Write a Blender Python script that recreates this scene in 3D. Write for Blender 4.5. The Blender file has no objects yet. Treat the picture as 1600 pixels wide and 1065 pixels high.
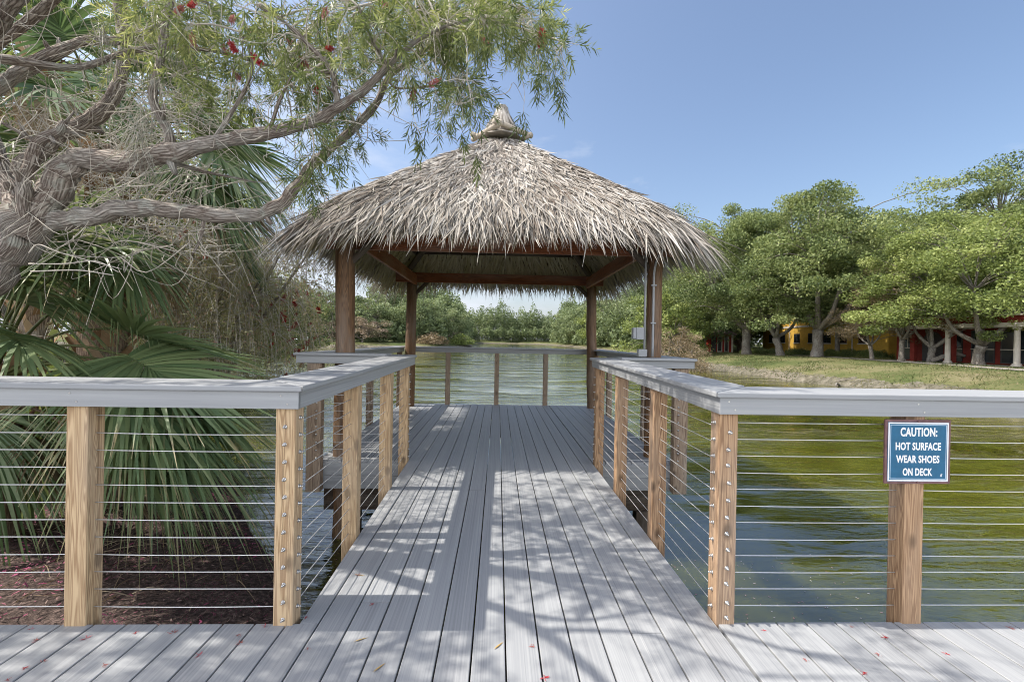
import bpy, math, random
import numpy as np
from mathutils import Vector, Matrix
R = math.radians
rng = np.random.default_rng(7)
random.seed(7)
SC = bpy.context.scene
COL = SC.collection

# ------------------------------------------------------------------ camera, sky, sun, exposure
H = 1.333
YAW, PITCH, ROLL, FPX = 0.0317, -0.0029, 0.0174, 689.65
_fw = Vector((math.sin(YAW)*math.cos(PITCH), math.cos(YAW)*math.cos(PITCH), math.sin(PITCH)))
_r0 = Vector((math.cos(YAW), -math.sin(YAW), 0)); _u0 = _r0.cross(_fw)
_rt = _r0*math.cos(ROLL) + _u0*math.sin(ROLL); _up = -_r0*math.sin(ROLL) + _u0*math.cos(ROLL)
cam = bpy.data.cameras.new('camera'); camo = bpy.data.objects.new('camera', cam); COL.objects.link(camo)
cam.sensor_width = 36; cam.lens = FPX/1600*36; cam.clip_start = 0.05; cam.clip_end = 3000
M = Matrix((( _rt.x, _up.x, -_fw.x, 0), (_rt.y, _up.y, -_fw.y, 0), (_rt.z, _up.z, -_fw.z, H), (0, 0, 0, 1)))
camo.matrix_world = M
SC.camera = camo

SUN_EL, SUN_AZ = R(52.5), R(180)          # azimuth measured from +X towards +Y: the sun stands due -X
world = bpy.data.worlds.new('World'); SC.world = world; world.use_nodes = True
wt = world.node_tree; wt.nodes.clear()
def wn(t, **k):
    n = wt.nodes.new(t)
    for a, b in k.items(): setattr(n, a, b)
    return n
sky = wn('ShaderNodeTexSky', sky_type='NISHITA'); sky.sun_disc = False
sky.sun_elevation = SUN_EL; sky.sun_rotation = R(-90)
sky.air_density = 1.0; sky.dust_density = 3.0; sky.ozone_density = 1.7
bg = wn('ShaderNodeBackground'); bg.inputs[1].default_value = 0.113
wo = wn('ShaderNodeOutputWorld')
tc = wn('ShaderNodeTexCoord'); sep = wn('ShaderNodeSeparateXYZ'); wt.links.new(tc.outputs['Generated'], sep.inputs[0])
mp = wn('ShaderNodeMapping'); mp.inputs['Scale'].default_value = (2.2, 2.2, 6.5); mp.inputs['Location'].default_value = (0.3, 0.1, 0.4)
wt.links.new(tc.outputs['Generated'], mp.inputs[0])
cn = wn('ShaderNodeTexNoise'); cn.inputs['Scale'].default_value = 1.7; cn.inputs['Detail'].default_value = 9; cn.inputs['Roughness'].default_value = 0.58
wt.links.new(mp.outputs[0], cn.inputs['Vector'])
# more cloud low down and to the left (-X), clear at upper right
ma = wn('ShaderNodeMath', operation='MULTIPLY_ADD'); ma.inputs[1].default_value = -0.22; ma.inputs[2].default_value = 0.16
wt.links.new(sep.outputs['X'], ma.inputs[0])
mz = wn('ShaderNodeMath', operation='MULTIPLY_ADD'); mz.inputs[1].default_value = -0.75; wt.links.new(sep.outputs['Z'], mz.inputs[0]); wt.links.new(ma.outputs[0], mz.inputs[2])
md = wn('ShaderNodeMath', operation='ADD'); wt.links.new(cn.outputs['Fac'], md.inputs[0]); wt.links.new(mz.outputs[0], md.inputs[1])
cr = wn('ShaderNodeValToRGB'); cr.color_ramp.elements[0].position = 0.42; cr.color_ramp.elements[0].color = (0, 0, 0, 1)
cr.color_ramp.elements[1].position = 0.78; cr.color_ramp.elements[1].color = (0.85, 0.85, 0.85, 1)
wt.links.new(md.outputs[0], cr.inputs[0])
mx = wn('ShaderNodeMix', data_type='RGBA'); mx.inputs[7].default_value = (4.0, 4.2, 4.7, 1)
wt.links.new(cr.outputs[0], mx.inputs[0]); wt.links.new(sky.outputs[0], mx.inputs[6])
# added bright cloud, unseen behind the camera (towards -Y), to fill the shade
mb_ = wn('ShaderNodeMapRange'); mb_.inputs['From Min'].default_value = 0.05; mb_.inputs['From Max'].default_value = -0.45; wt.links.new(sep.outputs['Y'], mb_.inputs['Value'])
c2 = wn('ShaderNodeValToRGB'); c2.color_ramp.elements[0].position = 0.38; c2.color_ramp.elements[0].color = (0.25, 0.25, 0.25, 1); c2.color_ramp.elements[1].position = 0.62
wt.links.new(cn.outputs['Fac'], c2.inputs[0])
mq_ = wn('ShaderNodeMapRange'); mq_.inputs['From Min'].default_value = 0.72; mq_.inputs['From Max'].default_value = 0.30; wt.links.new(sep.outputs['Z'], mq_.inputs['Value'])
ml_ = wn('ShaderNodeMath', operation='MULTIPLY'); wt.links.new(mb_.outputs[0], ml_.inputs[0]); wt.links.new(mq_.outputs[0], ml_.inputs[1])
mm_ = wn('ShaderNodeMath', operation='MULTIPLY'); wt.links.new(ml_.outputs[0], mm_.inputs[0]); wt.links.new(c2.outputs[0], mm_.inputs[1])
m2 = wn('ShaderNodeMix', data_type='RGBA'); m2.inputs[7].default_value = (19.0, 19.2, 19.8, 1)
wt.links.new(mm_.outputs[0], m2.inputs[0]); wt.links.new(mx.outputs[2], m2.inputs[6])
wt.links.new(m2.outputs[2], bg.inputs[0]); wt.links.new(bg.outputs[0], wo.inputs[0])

sl = bpy.data.lights.new('sun', 'SUN'); sl.energy = 3.4; sl.angle = R(0.5); sl.color = (1.0, 0.94, 0.85)
so = bpy.data.objects.new('sun', sl); COL.objects.link(so)
sdir = Vector((math.cos(SUN_EL)*math.cos(SUN_AZ), math.cos(SUN_EL)*math.sin(SUN_AZ), math.sin(SUN_EL)))
so.rotation_euler = sdir.to_track_quat('Z', 'Y').to_euler()
SC.view_settings.view_transform = 'Standard'; SC.view_settings.look = 'None'
SC.view_settings.exposure = 1.0; SC.view_settings.gamma = 1; SC.view_settings.use_curve_mapping = False
SC.cycles.filter_width = 1.0
SC.cycles.max_bounces = 6; SC.cycles.diffuse_bounces = 3; SC.cycles.transmission_bounces = 3; SC.cycles.glossy_bounces = 3
SC.cycles.caustics_reflective = False; SC.cycles.caustics_refractive = False

# ------------------------------------------------------------------ helpers
def at(x, y, Y):
    "world point at depth Y seen at photo pixel x, y"
    d = _fw + _rt*((x-800)/FPX) - _up*((y-532.5)/FPX)
    k = Y/d.y
    return Vector((d.x*k, Y, H + d.z*k))

class MB:
    def __init__(s): s.v=[]; s.f4=[]; s.f3=[]; s.fn=[]; s.tc=[]; s.ti=[]; s.n=0
    def add(s, v, f, tint=0.5, tc=None):
        v = np.asarray(v, float).reshape(-1, 3); n = len(v)
        s.v.append(v); s.tc.append(v if tc is None else np.asarray(tc, float).reshape(-1, 3))
        s.ti.append(np.broadcast_to(np.asarray(tint, float), (n,)))
        if isinstance(f, np.ndarray):
            (s.f4 if f.shape[1] == 4 else s.f3).append(f + s.n)
        else:
            for q in f: s.fn.append([i+s.n for i in q])
        s.n += n
    def box(s, x0, x1, y0, y1, z0, z1, axis=2, tint=None, off=None):
        v = np.array([(x,y,z) for z in (z0,z1) for y in (y0,y1) for x in (x0,x1)], float)
        f = np.array([(0,2,3,1),(4,5,7,6),(0,1,5,4),(2,6,7,3),(0,4,6,2),(1,3,7,5)])
        s.solid(v, f, axis, tint, off)
    def solid(s, v, f, axis=2, tint=None, off=None):
        v = np.asarray(v, float)
        o = rng.uniform(-40, 40, 3) if off is None else np.asarray(off)
        p = [[1,2,0],[2,0,1],[0,1,2]][axis]
        s.add(v, f, rng.random() if tint is None else tint, (v - v.mean(0))[:, p] + o)
    def prism(s, poly, th, axis=0, tint=None):
        "poly: list of xyz going round the top face; extruded straight down by th"
        p = np.array(poly, float); n = len(p)
        v = np.vstack([p, p - np.array([0,0,th])])
        f = [list(range(n)), list(range(2*n-1, n-1, -1))] + [[i, i+n, (i+1)%n+n, (i+1)%n] for i in range(n)]
        o = rng.uniform(-40, 40, 3); q = [[1,2,0],[2,0,1],[0,1,2]][axis]
        s.add(v, f, rng.random() if tint is None else tint, (v-v.mean(0))[:, q]+o)
    def tube(s, pts, rad, seg=8, tint=0.5, rough=0.0, cap=True, rscale=1.0, lump=0.0):
        p = np.array([tuple(q) for q in pts], float); n = len(p)
        r = np.broadcast_to(np.asarray(rad, float), (n,))
        t = np.gradient(p, axis=0); t /= np.linalg.norm(t, axis=1)[:, None] + 1e-9
        a = np.array([0,0,1.]) if abs(t[0][2]) < .9 else np.array([1.,0,0])
        N = np.zeros_like(p); a = a - t[0]*(a@t[0]); a /= np.linalg.norm(a); N[0] = a
        for i in range(1, n):
            a = a - t[i]*(a@t[i]); a /= np.linalg.norm(a)+1e-9; N[i] = a
        B = np.cross(t, N)
        th = np.arange(seg)*2*math.pi/seg
        rr = r[:, None]*np.ones(seg)
        if rough: rr = rr*(1 + rough*rng.normal(size=(n, seg)))
        if lump:
            sl_ = np.arange(n)[:, None]*.55; ph_ = rng.uniform(0, 6.28, 4)
            rr = rr*(1 + lump*(np.sin(2*th+sl_*1.1+ph_[0]) + .8*np.sin(3*th-sl_*1.9+ph_[1]) + .7*np.sin(5*th+sl_*2.7+ph_[2])*np.sin(sl_*1.3+ph_[3])))
        v = p[:, None] + rr[:, :, None]*(np.cos(th)[None,:,None]*N[:,None] + np.sin(th)[None,:,None]*B[:,None])
        L = np.concatenate([[0], np.cumsum(np.linalg.norm(np.diff(p, axis=0), axis=1))])
        rm = r.mean()*rscale
        tcx = np.stack([np.broadcast_to(np.cos(th)*rm,(n,seg)), np.broadcast_to(np.sin(th)*rm,(n,seg)), np.broadcast_to(L[:,None],(n,seg))], -1) + rng.uniform(-30,30,3)
        i = np.arange(n-1)[:,None]*seg; j = np.arange(seg)[None]; k = (j+1)%seg
        f = np.stack([i+j, i+k, i+seg+k, i+seg+j], -1).reshape(-1,4)
        s.add(v.reshape(-1,3), f, tint, tcx.reshape(-1,3))
        if cap:
            s.fn.append([s.n - seg + q for q in range(seg)]); s.fn.append([s.n - n*seg + q for q in range(seg-1,-1,-1)])
    def blades(s, P, D, Nn, L, W, droop=0.0, tint=0.5, prof=(.55,1,.85,.08), curl=0.0):
        "ribbons from P along D, facing Nn, sagging by droop*L"
        P=np.asarray(P,float); D=np.asarray(D,float); Nn=np.asarray(Nn,float); m=len(P)
        D = D/(np.linalg.norm(D,axis=1)[:,None]+1e-9); S = np.cross(D,Nn); S /= np.linalg.norm(S,axis=1)[:,None]+1e-9
        L=np.broadcast_to(np.asarray(L,float),(m,)); W=np.broadcast_to(np.asarray(W,float),(m,)); dr=np.broadcast_to(np.asarray(droop,float),(m,))
        cu=np.broadcast_to(np.asarray(curl,float),(m,))
        k=len(prof); V=np.zeros((m,k,2,3))
        for j,w in enumerate(prof):
            t=j/(k-1)
            c=P + D*(L*t)[:,None] + S*(cu*L*t*t)[:,None]; c[:,2] -= dr*L*t*t
            V[:,j,0]=c-S*(W*w*.5)[:,None]; V[:,j,1]=c+S*(W*w*.5)[:,None]
        b=(np.arange(m)*k*2)[:,None]; j=(np.arange(k-1)*2)[None]
        f=np.stack([b+j,b+j+1,b+j+3,b+j+2],-1).reshape(-1,4)
        ti=np.repeat(np.broadcast_to(np.asarray(tint,float),(m,)),k*2)
        tcx=np.zeros((m,k,2,3)); tcx[...,2]=np.linspace(0,1,k)[None,:,None]; tcx[:,:,1,0]=1; tcx[...,1]=rng.random(m)[:,None,None]*50
        s.add(V.reshape(-1,3), f, ti, tcx.reshape(-1,3))
    def mesh(s, name, mat, smooth=False, origin=(0,0,0)):
        me = bpy.data.meshes.new(name)
        v = np.vstack(s.v) - np.asarray(tuple(origin), float)
        loops=[]; tot=[]
        for F, k in ((s.f4,4),(s.f3,3)):
            if F: F=np.vstack(F); loops.append(F.ravel()); tot.append(np.full(len(F),k))
        if s.fn: loops.append(np.concatenate([np.array(q) for q in s.fn])); tot.append(np.array([len(q) for q in s.fn]))
        loops=np.concatenate(loops).astype(np.int32); tot=np.concatenate(tot).astype(np.int32)
        me.vertices.add(len(v)); me.vertices.foreach_set('co', v.astype(np.float32).ravel())
        me.loops.add(len(loops)); me.loops.foreach_set('vertex_index', loops)
        me.polygons.add(len(tot)); me.polygons.foreach_set('loop_start', np.concatenate([[0],np.cumsum(tot)[:-1]]).astype(np.int32))
        me.polygons.foreach_set('loop_total', tot)
        me.polygons.foreach_set('use_smooth', np.full(len(tot), smooth, bool))
        a=me.attributes.new('tint','FLOAT','POINT'); a.data.foreach_set('value', np.concatenate(s.ti).astype(np.float32))
        a=me.attributes.new('tc','FLOAT_VECTOR','POINT'); a.data.foreach_set('vector', np.vstack(s.tc).astype(np.float32).ravel())
        me.update(calc_edges=True); me.materials.append(mat)
        return me
    def build(s, name, mat, parent=None, smooth=False, bevel=0, origin=None):
        o0 = wloc(parent) if parent is not None else (origin if origin is not None else (0,0,0))
        if origin is not None and parent is not None: o0 = origin
        o = bpy.data.objects.new(name, s.mesh(name, mat, smooth, o0)); COL.objects.link(o)
        if parent is not None:
            o.parent = parent; w = wloc(parent); o.location = [o0[i]-w[i] for i in range(3)]
        else: o.location = o0
        if bevel:
            b=o.modifiers.new('bevel','BEVEL'); b.width=bevel; b.segments=2; b.limit_method='ANGLE'; b.angle_limit=R(40)
        return o
def wloc(o):
    p = Vector(o.location)
    while o.parent is not None: o = o.parent; p += Vector(o.location)
    return p
def tag(o, label, cat, group=None, kind=None):
    o['label']=label; o['category']=cat
    if group: o['group']=group
    if kind: o['kind']=kind
    return o
def thing(name, label, cat, loc, group=None, rotz=0):
    o=bpy.data.objects.new(name,None); COL.objects.link(o); o.location=loc; o.rotation_euler=(0,0,rotz); o.empty_display_size=.1
    return tag(o,label,cat,group)
def child(name, me, parent, loc=(0,0,0), rot=None, scale=None):
    o=bpy.data.objects.new(name,me); COL.objects.link(o); o.parent=parent; o.location=loc
    if rot is not None: o.rotation_euler=rot
    if scale is not None: o.scale=scale
    return o
def vnorm(a): return a/(np.linalg.norm(a,axis=-1,keepdims=True)+1e-9)
def smooth_path(pts, n=6):
    "Catmull-Rom through points (x,y,z,r)"
    p=np.array(pts,float); q=np.vstack([2*p[0]-p[1],p,2*p[-1]-p[-2]]); out=[]
    for i in range(1,len(q)-2):
        for t in np.arange(n)/n:
            a,b,c,d=q[i-1],q[i],q[i+1],q[i+2]
            out.append(.5*((2*b)+(-a+c)*t+(2*a-5*b+4*c-d)*t*t+(-a+3*b-3*c+d)*t**3))
    out.append(p[-1]); return np.array(out)

# ------------------------------------------------------------------ materials
class Mat:
    def __init__(s, name, rough=0.7, spec=0.3):
        s.m=bpy.data.materials.new(name); s.m.use_nodes=True; s.t=s.m.node_tree; s.b=s.t.nodes['Principled BSDF']; s.out=s.t.nodes['Material Output']
        s.b.inputs['Roughness'].default_value=rough; s.b.inputs['Specular IOR Level'].default_value=spec
    def n(s,t,inp=None,**k):
        n=s.t.nodes.new(t)
        for a,b in k.items(): setattr(n,a,b)
        for a,b in (inp or {}).items():
            if isinstance(b,bpy.types.NodeSocket): s.t.links.new(b,n.inputs[a])
            else: n.inputs[a].default_value=b
        return n
    def link(s,a,b): s.t.links.new(a,b)
    def attr(s,name): return s.n('ShaderNodeAttribute',attribute_name=name)
    def noise(s,vec,scale,detail=4,rough=.55,sc=(1,1,1),dist=0):
        m=s.n('ShaderNodeMapping',{'Vector':vec,'Scale':sc})
        return s.n('ShaderNodeTexNoise',{'Vector':m.outputs[0],'Scale':scale,'Detail':detail,'Roughness':rough,'Distortion':dist}).outputs['Fac']
    def ramp(s,f,stops):
        r=s.n('ShaderNodeValToRGB',{'Fac':f}); e=r.color_ramp.elements
        while len(e)<len(stops): e.new(.5)
        for q,(p,c) in zip(e,stops): q.position=p; q.color=(*c,1) if len(c)==3 else c
        return r.outputs['Color']
    def mix(s,f,a,b,mode='MIX'):
        n=s.t.nodes.new('ShaderNodeMix'); n.data_type='RGBA'; n.blend_type=mode; n.clamp_factor=True
        for i,q in ((0,f),(6,a),(7,b)):
            if isinstance(q,bpy.types.NodeSocket): s.t.links.new(q,n.inputs[i])
            else: n.inputs[i].default_value = q if i==0 else (*q,1)
        return n.outputs[2]
    def math(s,op,a,b=0,c=0,clamp=False):
        n=s.t.nodes.new('ShaderNodeMath'); n.operation=op; n.use_clamp=clamp
        for i,q in enumerate((a,b,c)):
            if isinstance(q,bpy.types.NodeSocket): s.t.links.new(q,n.inputs[i])
            else: n.inputs[i].default_value=q
        return n.outputs[0]
    def color(s,c):
        if isinstance(c,bpy.types.NodeSocket): s.link(c,s.b.inputs['Base Color'])
        else: s.b.inputs['Base Color'].default_value=(*c,1)
        return s
    def bump(s,h,strength=.3,dist=.01):
        b=s.n('ShaderNodeBump',{'Height':h,'Strength':strength,'Distance':dist}); s.link(b.outputs[0],s.b.inputs['Normal']); return s

def mat_plain(name,c,rough=.6,spec=.3,metal=0,var=.12,scale=6):
    q=Mat(name,rough,spec); v=q.n('ShaderNodeTexCoord').outputs['Object']
    f=q.noise(v,scale,5); d=tuple(x*(1-var) for x in c); l=tuple(min(1,x*(1+var)) for x in c)
    q.color(q.ramp(f,[(.3,d),(.7,l)])); q.b.inputs['Metallic'].default_value=metal; q.bump(f,.08,.003); return q.m

def mat_leaf(name, stops, trans=.35, rough=.5, spec=.25, tips=None):
    q=Mat(name,rough,spec); t=q.attr('tint').outputs['Fac']
    c=q.ramp(t,stops)
    if tips:   # withered ends on some of the blades
        tv=q.n('ShaderNodeSeparateXYZ',{0:q.attr('tc').outputs['Vector']})
        e=q.math('ADD',tv.outputs[2],q.math('MULTIPLY',q.math('SINE',q.math('MULTIPLY',tv.outputs[1],7.3)),.12))
        c=q.mix(q.math('MULTIPLY',q.ramp(e,[(.84,(0,0,0)),(.96,(1,1,1))]),.8),c,tips)
    q.color(c)
    tr=q.n('ShaderNodeBsdfTranslucent',{'Color':q.mix(.5,c,q.mix(1,c,(1,.95,.45),'MULTIPLY'))})
    ms=q.n('ShaderNodeMixShader',{0:trans,1:q.b.outputs[0],2:tr.outputs[0]}); q.link(ms.outputs[0],q.out.inputs[0])
    return q.m

def mat_wood(name, light, dark, knot=True, rough=.8, green=True):
    q=Mat(name,rough,.2); a=q.attr('tc').outputs['Vector']; t=q.attr('tint').outputs['Fac']
    d=q.noise(a,1,3,.5,(3,3,.8)); 
    sep=q.n('ShaderNodeSeparateXYZ',{0:a})
    # growth rings: bands of distance stretched along the grain
    w=q.n('ShaderNodeTexNoise',{'Vector':q.n('ShaderNodeMapping',{'Vector':a,'Scale':(22,22,.9)}).outputs[0],'Scale':1.0,'Detail':2,'Distortion':.6}).outputs['Fac']
    band=q.math('SINE',q.math('MULTIPLY',w,95)); fine=q.noise(a,1,5,.65,(160,160,5))
    g=q.math('ADD',q.math('MULTIPLY',band,.42),q.math('ADD',q.math('MULTIPLY',fine,.8),q.math('MULTIPLY',d,.35)))
    c=q.ramp(g,[(.15,dark),(.55,tuple((x+y)/2 for x,y in zip(light,dark))),(.95,light)])
    if knot:
        vo=q.n('ShaderNodeTexVoronoi',{'Vector':q.n('ShaderNodeMapping',{'Vector':a,'Scale':(9,9,5.0)}).outputs[0],'Scale':1.0,'Randomness':1.0}).outputs['Distance']
        kf=q.ramp(vo,[(.13,(1,1,1)),(.27,(0,0,0))]); c=q.mix(q.math('MULTIPLY',kf,.9),c,tuple(x*.35 for x in dark))
    big=q.noise(a,1,3,.5,(6,6,1.2)); c=q.mix(q.math('MULTIPLY',q.ramp(big,[(.45,(0,0,0)),(.7,(1,1,1))]),.3),c,(.40,.37,.33))
    ck=q.noise(a,1,3,.5,(48,48,.9)); c=q.mix(q.math('MULTIPLY',q.ramp(ck,[(.63,(0,0,0)),(.67,(1,1,1)),(.71,(0,0,0))]),.65),c,tuple(x*.3 for x in dark))
    toned=q.mix(q.math('MULTIPLY',t,.35),c,tuple(x*.75 for x in light))  # tone differs from piece to piece by its tint value
    q.color(toned).bump(g,.35,.004); return q.m

def mat_deck():
    q=Mat('composite_deck',.55,.35); a=q.attr('tc').outputs['Vector']; t=q.attr('tint').outputs['Fac']
    f=q.noise(a,1,5,.7,(120,20,.45)); g=q.noise(a,1,4,.6,(24,8,.35)); p=q.noise(a,1,3,.5,(3,3,.9))
    s=q.math('ADD',q.math('MULTIPLY',f,.72),q.math('ADD',q.math('MULTIPLY',g,.33),q.math('MULTIPLY',t,.085)))
    c=q.ramp(s,[(.38,(.205,.212,.224)),(.55,(.29,.299,.309)),(.72,(.36,.369,.374))])
    st=q.noise(a,1,6,.7,(.9,.9,.9)); c=q.mix(q.math('MULTIPLY',q.ramp(st,[(.5,(0,0,0)),(.75,(1,1,1))]),.16),c,(.24,.23,.23))
    # narrow pale scuffs running with the board
    sc=q.noise(a,1,2,.5,(60,10,.25)); c=q.mix(q.math('MULTIPLY',q.ramp(sc,[(.66,(0,0,0)),(.72,(1,1,1))]),.3),c,(.52,.52,.51))
    q.color(c).bump(q.math('ADD',f,p),.15,.002)
    q.link(q.math('MULTIPLY_ADD',g,.25,.42),q.b.inputs['Roughness']); return q.m

def mat_bark(name, light, dark, sc=1.0, strength=.9, lichen=False):
    q=Mat(name,.9,.15); a=q.attr('tc').outputs['Vector']
    m=q.n('ShaderNodeMapping',{'Vector':a,'Scale':(80*sc,80*sc,9*sc)}).outputs[0]
    n1=q.n('ShaderNodeTexNoise',{'Vector':m,'Scale':1.0,'Detail':6,'Roughness':.75,'Distortion':.8}).outputs['Fac']
    vo=q.n('ShaderNodeTexVoronoi',{'Vector':m,'Scale':1.1},feature='DISTANCE_TO_EDGE').outputs['Distance']
    ob=q.n('ShaderNodeTexCoord').outputs['Object']
    n2=q.noise(ob,26*sc,6,.7,(1,1,1),.4)
    h=q.math('ADD',q.math('MULTIPLY',q.math('ADD',q.math('MULTIPLY',n1,.55),q.math('MULTIPLY',n2,.45)),.8),q.math('MULTIPLY',q.math('MINIMUM',q.math('MULTIPLY',vo,1.6),.5),.75))
    big=q.noise(a,1,4,.6,(4,4,2))
    c=q.ramp(h,[(.36,dark),(.58,tuple((x*.6+y*.4) for x,y in zip(light,dark))),(.85,light)])
    c=q.mix(q.math('MULTIPLY',q.ramp(big,[(.5,(0,0,0)),(.68,(1,1,1))]),.4),c,tuple(min(1,x*1.25) for x in (light[0],light[0]*1.02,light[0]*.95)))
    if lichen: c=q.mix(q.math('MULTIPLY',q.ramp(q.noise(ob,7,5,.65),[(.56,(0,0,0)),(.64,(1,1,1))]),.6),c,(.50,.51,.45))
    q.color(c).bump(h,strength,.03*min(1,1/sc)); return q.m

M_deck=mat_deck()
M_post=mat_wood('pine_post',(.60,.435,.26),(.30,.185,.10))
M_postr=mat_wood('brown_pine_post',(.47,.305,.18),(.20,.115,.065))
M_postgrey=mat_wood('weathered_post',(.38,.29,.21),(.17,.11,.075))
M_dark=mat_wood('dark_timber',(.10,.075,.055),(.04,.03,.024),False)
M_beam=mat_wood('stained_beam',(.30,.105,.045),(.13,.045,.022),False,.55)
M_pole=mat_wood('stained_pole',(.21,.118,.06),(.085,.048,.028),False,.6)
M_steel=mat_plain('steel_cable',(.60,.60,.59),.5,.4,.6,.08,40)
M_bolt=mat_plain('steel_fitting',(.58,.57,.55),.3,.5,.9,.1,60)
M_pvc=mat_plain('grey_conduit',(.30,.31,.32),.5,.4,0,.06)

def mat_thatch(name,c0,c1,c2,c3):
    q=Mat(name,.85,.15); t=q.attr('tint').outputs['Fac']; a=q.attr('tc').outputs['Vector']
    c=q.ramp(t,[(0,c0),(.35,c1),(.7,c2),(1,c3)])
    s=q.noise(a,1,3,.6,(7,1,2.5)); c=q.mix(q.math('MULTIPLY',s,.4),c,tuple(x*.55 for x in c1)); q.color(c)
    tr=q.n('ShaderNodeBsdfTranslucent',{'Color':c}); ms=q.n('ShaderNodeMixShader',{0:.12,1:q.b.outputs[0],2:tr.outputs[0]}); q.link(ms.outputs[0],q.out.inputs[0]); return q.m
M_thatch=mat_thatch('palm_thatch',(.15,.115,.09),(.335,.302,.262),(.49,.458,.415),(.65,.618,.568))
M_under=mat_plain('thatch_light_block',(.17,.125,.08),.9,.1,0,.3,30)

# ------------------------------------------------------------------ terrain and water
LAKE=np.array([(0.6,-25),(0.4,0),(-.9,2.5),(-2.0,4.2),(-3.1,5.6),(-4.1,7.1),(-5.6,8.4),(-8.5,11),(-16,15),(-26,20),(-45,30),(-75,52),(-80,80),(-42,94),(-24,97),(-13,103),(-7,118),(-9,150),(-12,200),(-6,238),(8,246),(22,238),(26,200),(27,150),(25.2,110),(22.6,70),(20.2,47),(18.0,38),(18.6,31),(18.2,26),(19.0,20),(19.4,12),(21,0),(22,-25)],float)
def lake_sd(X,Y):
    "signed distance to the shoreline, positive on land"
    P=np.stack([X.ravel(),Y.ravel()],1); d=np.full(len(P),1e9); ins=np.zeros(len(P),bool); n=len(LAKE)
    for i in range(n):
        a=LAKE[i]; b=LAKE[(i+1)%n]; e=b-a; w=P-a
        t=np.clip((w@e)/(e@e),0,1); q=w-t[:,None]*e; d=np.minimum(d,(q**2).sum(1))
        c=((a[1]>P[:,1])!=(b[1]>P[:,1])); xx=(b[0]-a[0])*(P[:,1]-a[1])/(b[1]-a[1]+1e-12)+a[0]; ins^=c&(P[:,0]<xx)
    return np.where(ins,-1,1).reshape(X.shape)*np.sqrt(d).reshape(X.shape)
def fbm(X,Y,s,seed=0):
    o=np.zeros_like(X); a=1
    for k in range(4):
        ph=np.random.default_rng(seed+k).uniform(0,6.28,6)
        f=s*2**k
        o+=a*(np.sin(X*f+ph[0]+1.7*np.sin(Y*f*.7+ph[1]))*np.sin(Y*f*1.1+ph[2]+1.3*np.sin(X*f*.8+ph[3]))); a*=.5
    return o
WZ=-0.9
def ground_z(X,Y):
    X=np.asarray(X,float); Y=np.asarray(Y,float)
    sd=lake_sd(X,Y)+.22*fbm(X,Y,.9,3)*np.clip((np.abs(X)+np.abs(Y))/30,.25,1)
    near=1/(1+np.exp((X+Y*0+0)/1.5))*1/(1+np.exp((Y-22)/3))     # the gentle bank by the boardwalk
    steep=.85*(1-np.exp(-np.clip(sd,0,None)/2.0))+.012*np.clip(sd,0,60)+.18*np.clip(sd*2.5,0,1)
    gentle=.07*np.clip(sd,0,20)+.05*np.clip(sd*3,0,1)+.04*fbm(X,Y,1.6,9)*np.clip(sd,0,1)
    up=np.where(near>.5,gentle,steep); up=steep*(1-near)+gentle*near
    return np.where(sd>0,WZ+up,WZ+np.maximum(sd*.45,-1.6))
def gz(x,y): return float(ground_z(np.array([x]),np.array([y]))[0])
def axis(parts):
    return np.unique(np.concatenate([np.arange(a,b,s) for a,b,s in parts]+[[parts[-1][1]]]))
gx_=axis([(-900,-120,40),(-120,-30,4),(-30,-8,.7),(-8,1.5,.14),(1.5,14,1.2),(14,30,.3),(30,60,1.2),(60,150,5),(150,900,40)])
gy_=axis([(-200,-30,20),(-30,-2,2),(-2,10,.16),(10,50,.4),(50,130,1.2),(130,280,4),(280,1500,50)])
GX,GY=np.meshgrid(gx_,gy_); GZ=ground_z(GX,GY)
b=MB(); nx,ny=len(gx_),len(gy_); i,j=np.meshgrid(np.arange(nx-1),np.arange(ny-1)); k=(j*nx+i).ravel()
b.add(np.stack([GX,GY,GZ],-1), np.stack([k,k+1,k+nx+1,k+nx],1))
q=Mat('ground_cover',.95,.1); pos=q.n('ShaderNodeNewGeometry').outputs['Position']
n1=q.noise(pos,.16,5,.6); n2=q.noise(pos,1.4,6,.7); n3=q.noise(pos,9,5,.7)
s=q.math('ADD',q.math('MULTIPLY',n1,.75),q.math('ADD',q.math('MULTIPLY',n2,.35),q.math('MULTIPLY',n3,.25)))
grass=q.ramp(s,[(.50,(.04,.06,.022)),(.64,(.078,.098,.034)),(.74,(.145,.142,.065)),(.86,(.22,.185,.125))])
mulch=q.ramp(q.noise(pos,26,6,.75),[(.3,(.022,.017,.016)),(.5,(.075,.056,.05)),(.64,(.17,.125,.11)),(.78,(.36,.29,.25))])
pet=q.n('ShaderNodeTexVoronoi',{'Vector':pos,'Scale':46.0}).outputs['Distance']
petm=q.math('MULTIPLY',q.ramp(pet,[(.14,(1,1,1)),(.26,(0,0,0))]),q.ramp(q.noise(pos,2.4,4),[(.42,(0,0,0)),(.6,(1,1,1))]))
mulch=q.mix(q.math('MULTIPLY',petm,.85),mulch,(.33,.08,.15))
sp=q.n('ShaderNodeSeparateXYZ',{0:pos}); 
isn=q.math('MULTIPLY',q.math('LESS_THAN',q.math('ADD',sp.outputs[0],q.math('MULTIPLY',n2,2)),2.5),q.math('LESS_THAN',sp.outputs[1],14))
mud=q.ramp(q.noise(pos,3.2,6,.7),[(.35,(.05,.042,.034)),(.55,(.17,.15,.125)),(.75,(.30,.27,.23))])
low=q.ramp(q.math('ADD',sp.outputs[2],q.math('MULTIPLY',q.math('SUBTRACT',n2,.5),.5)),[(0,(1,1,1)),(1,(0,0,0))])
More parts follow.
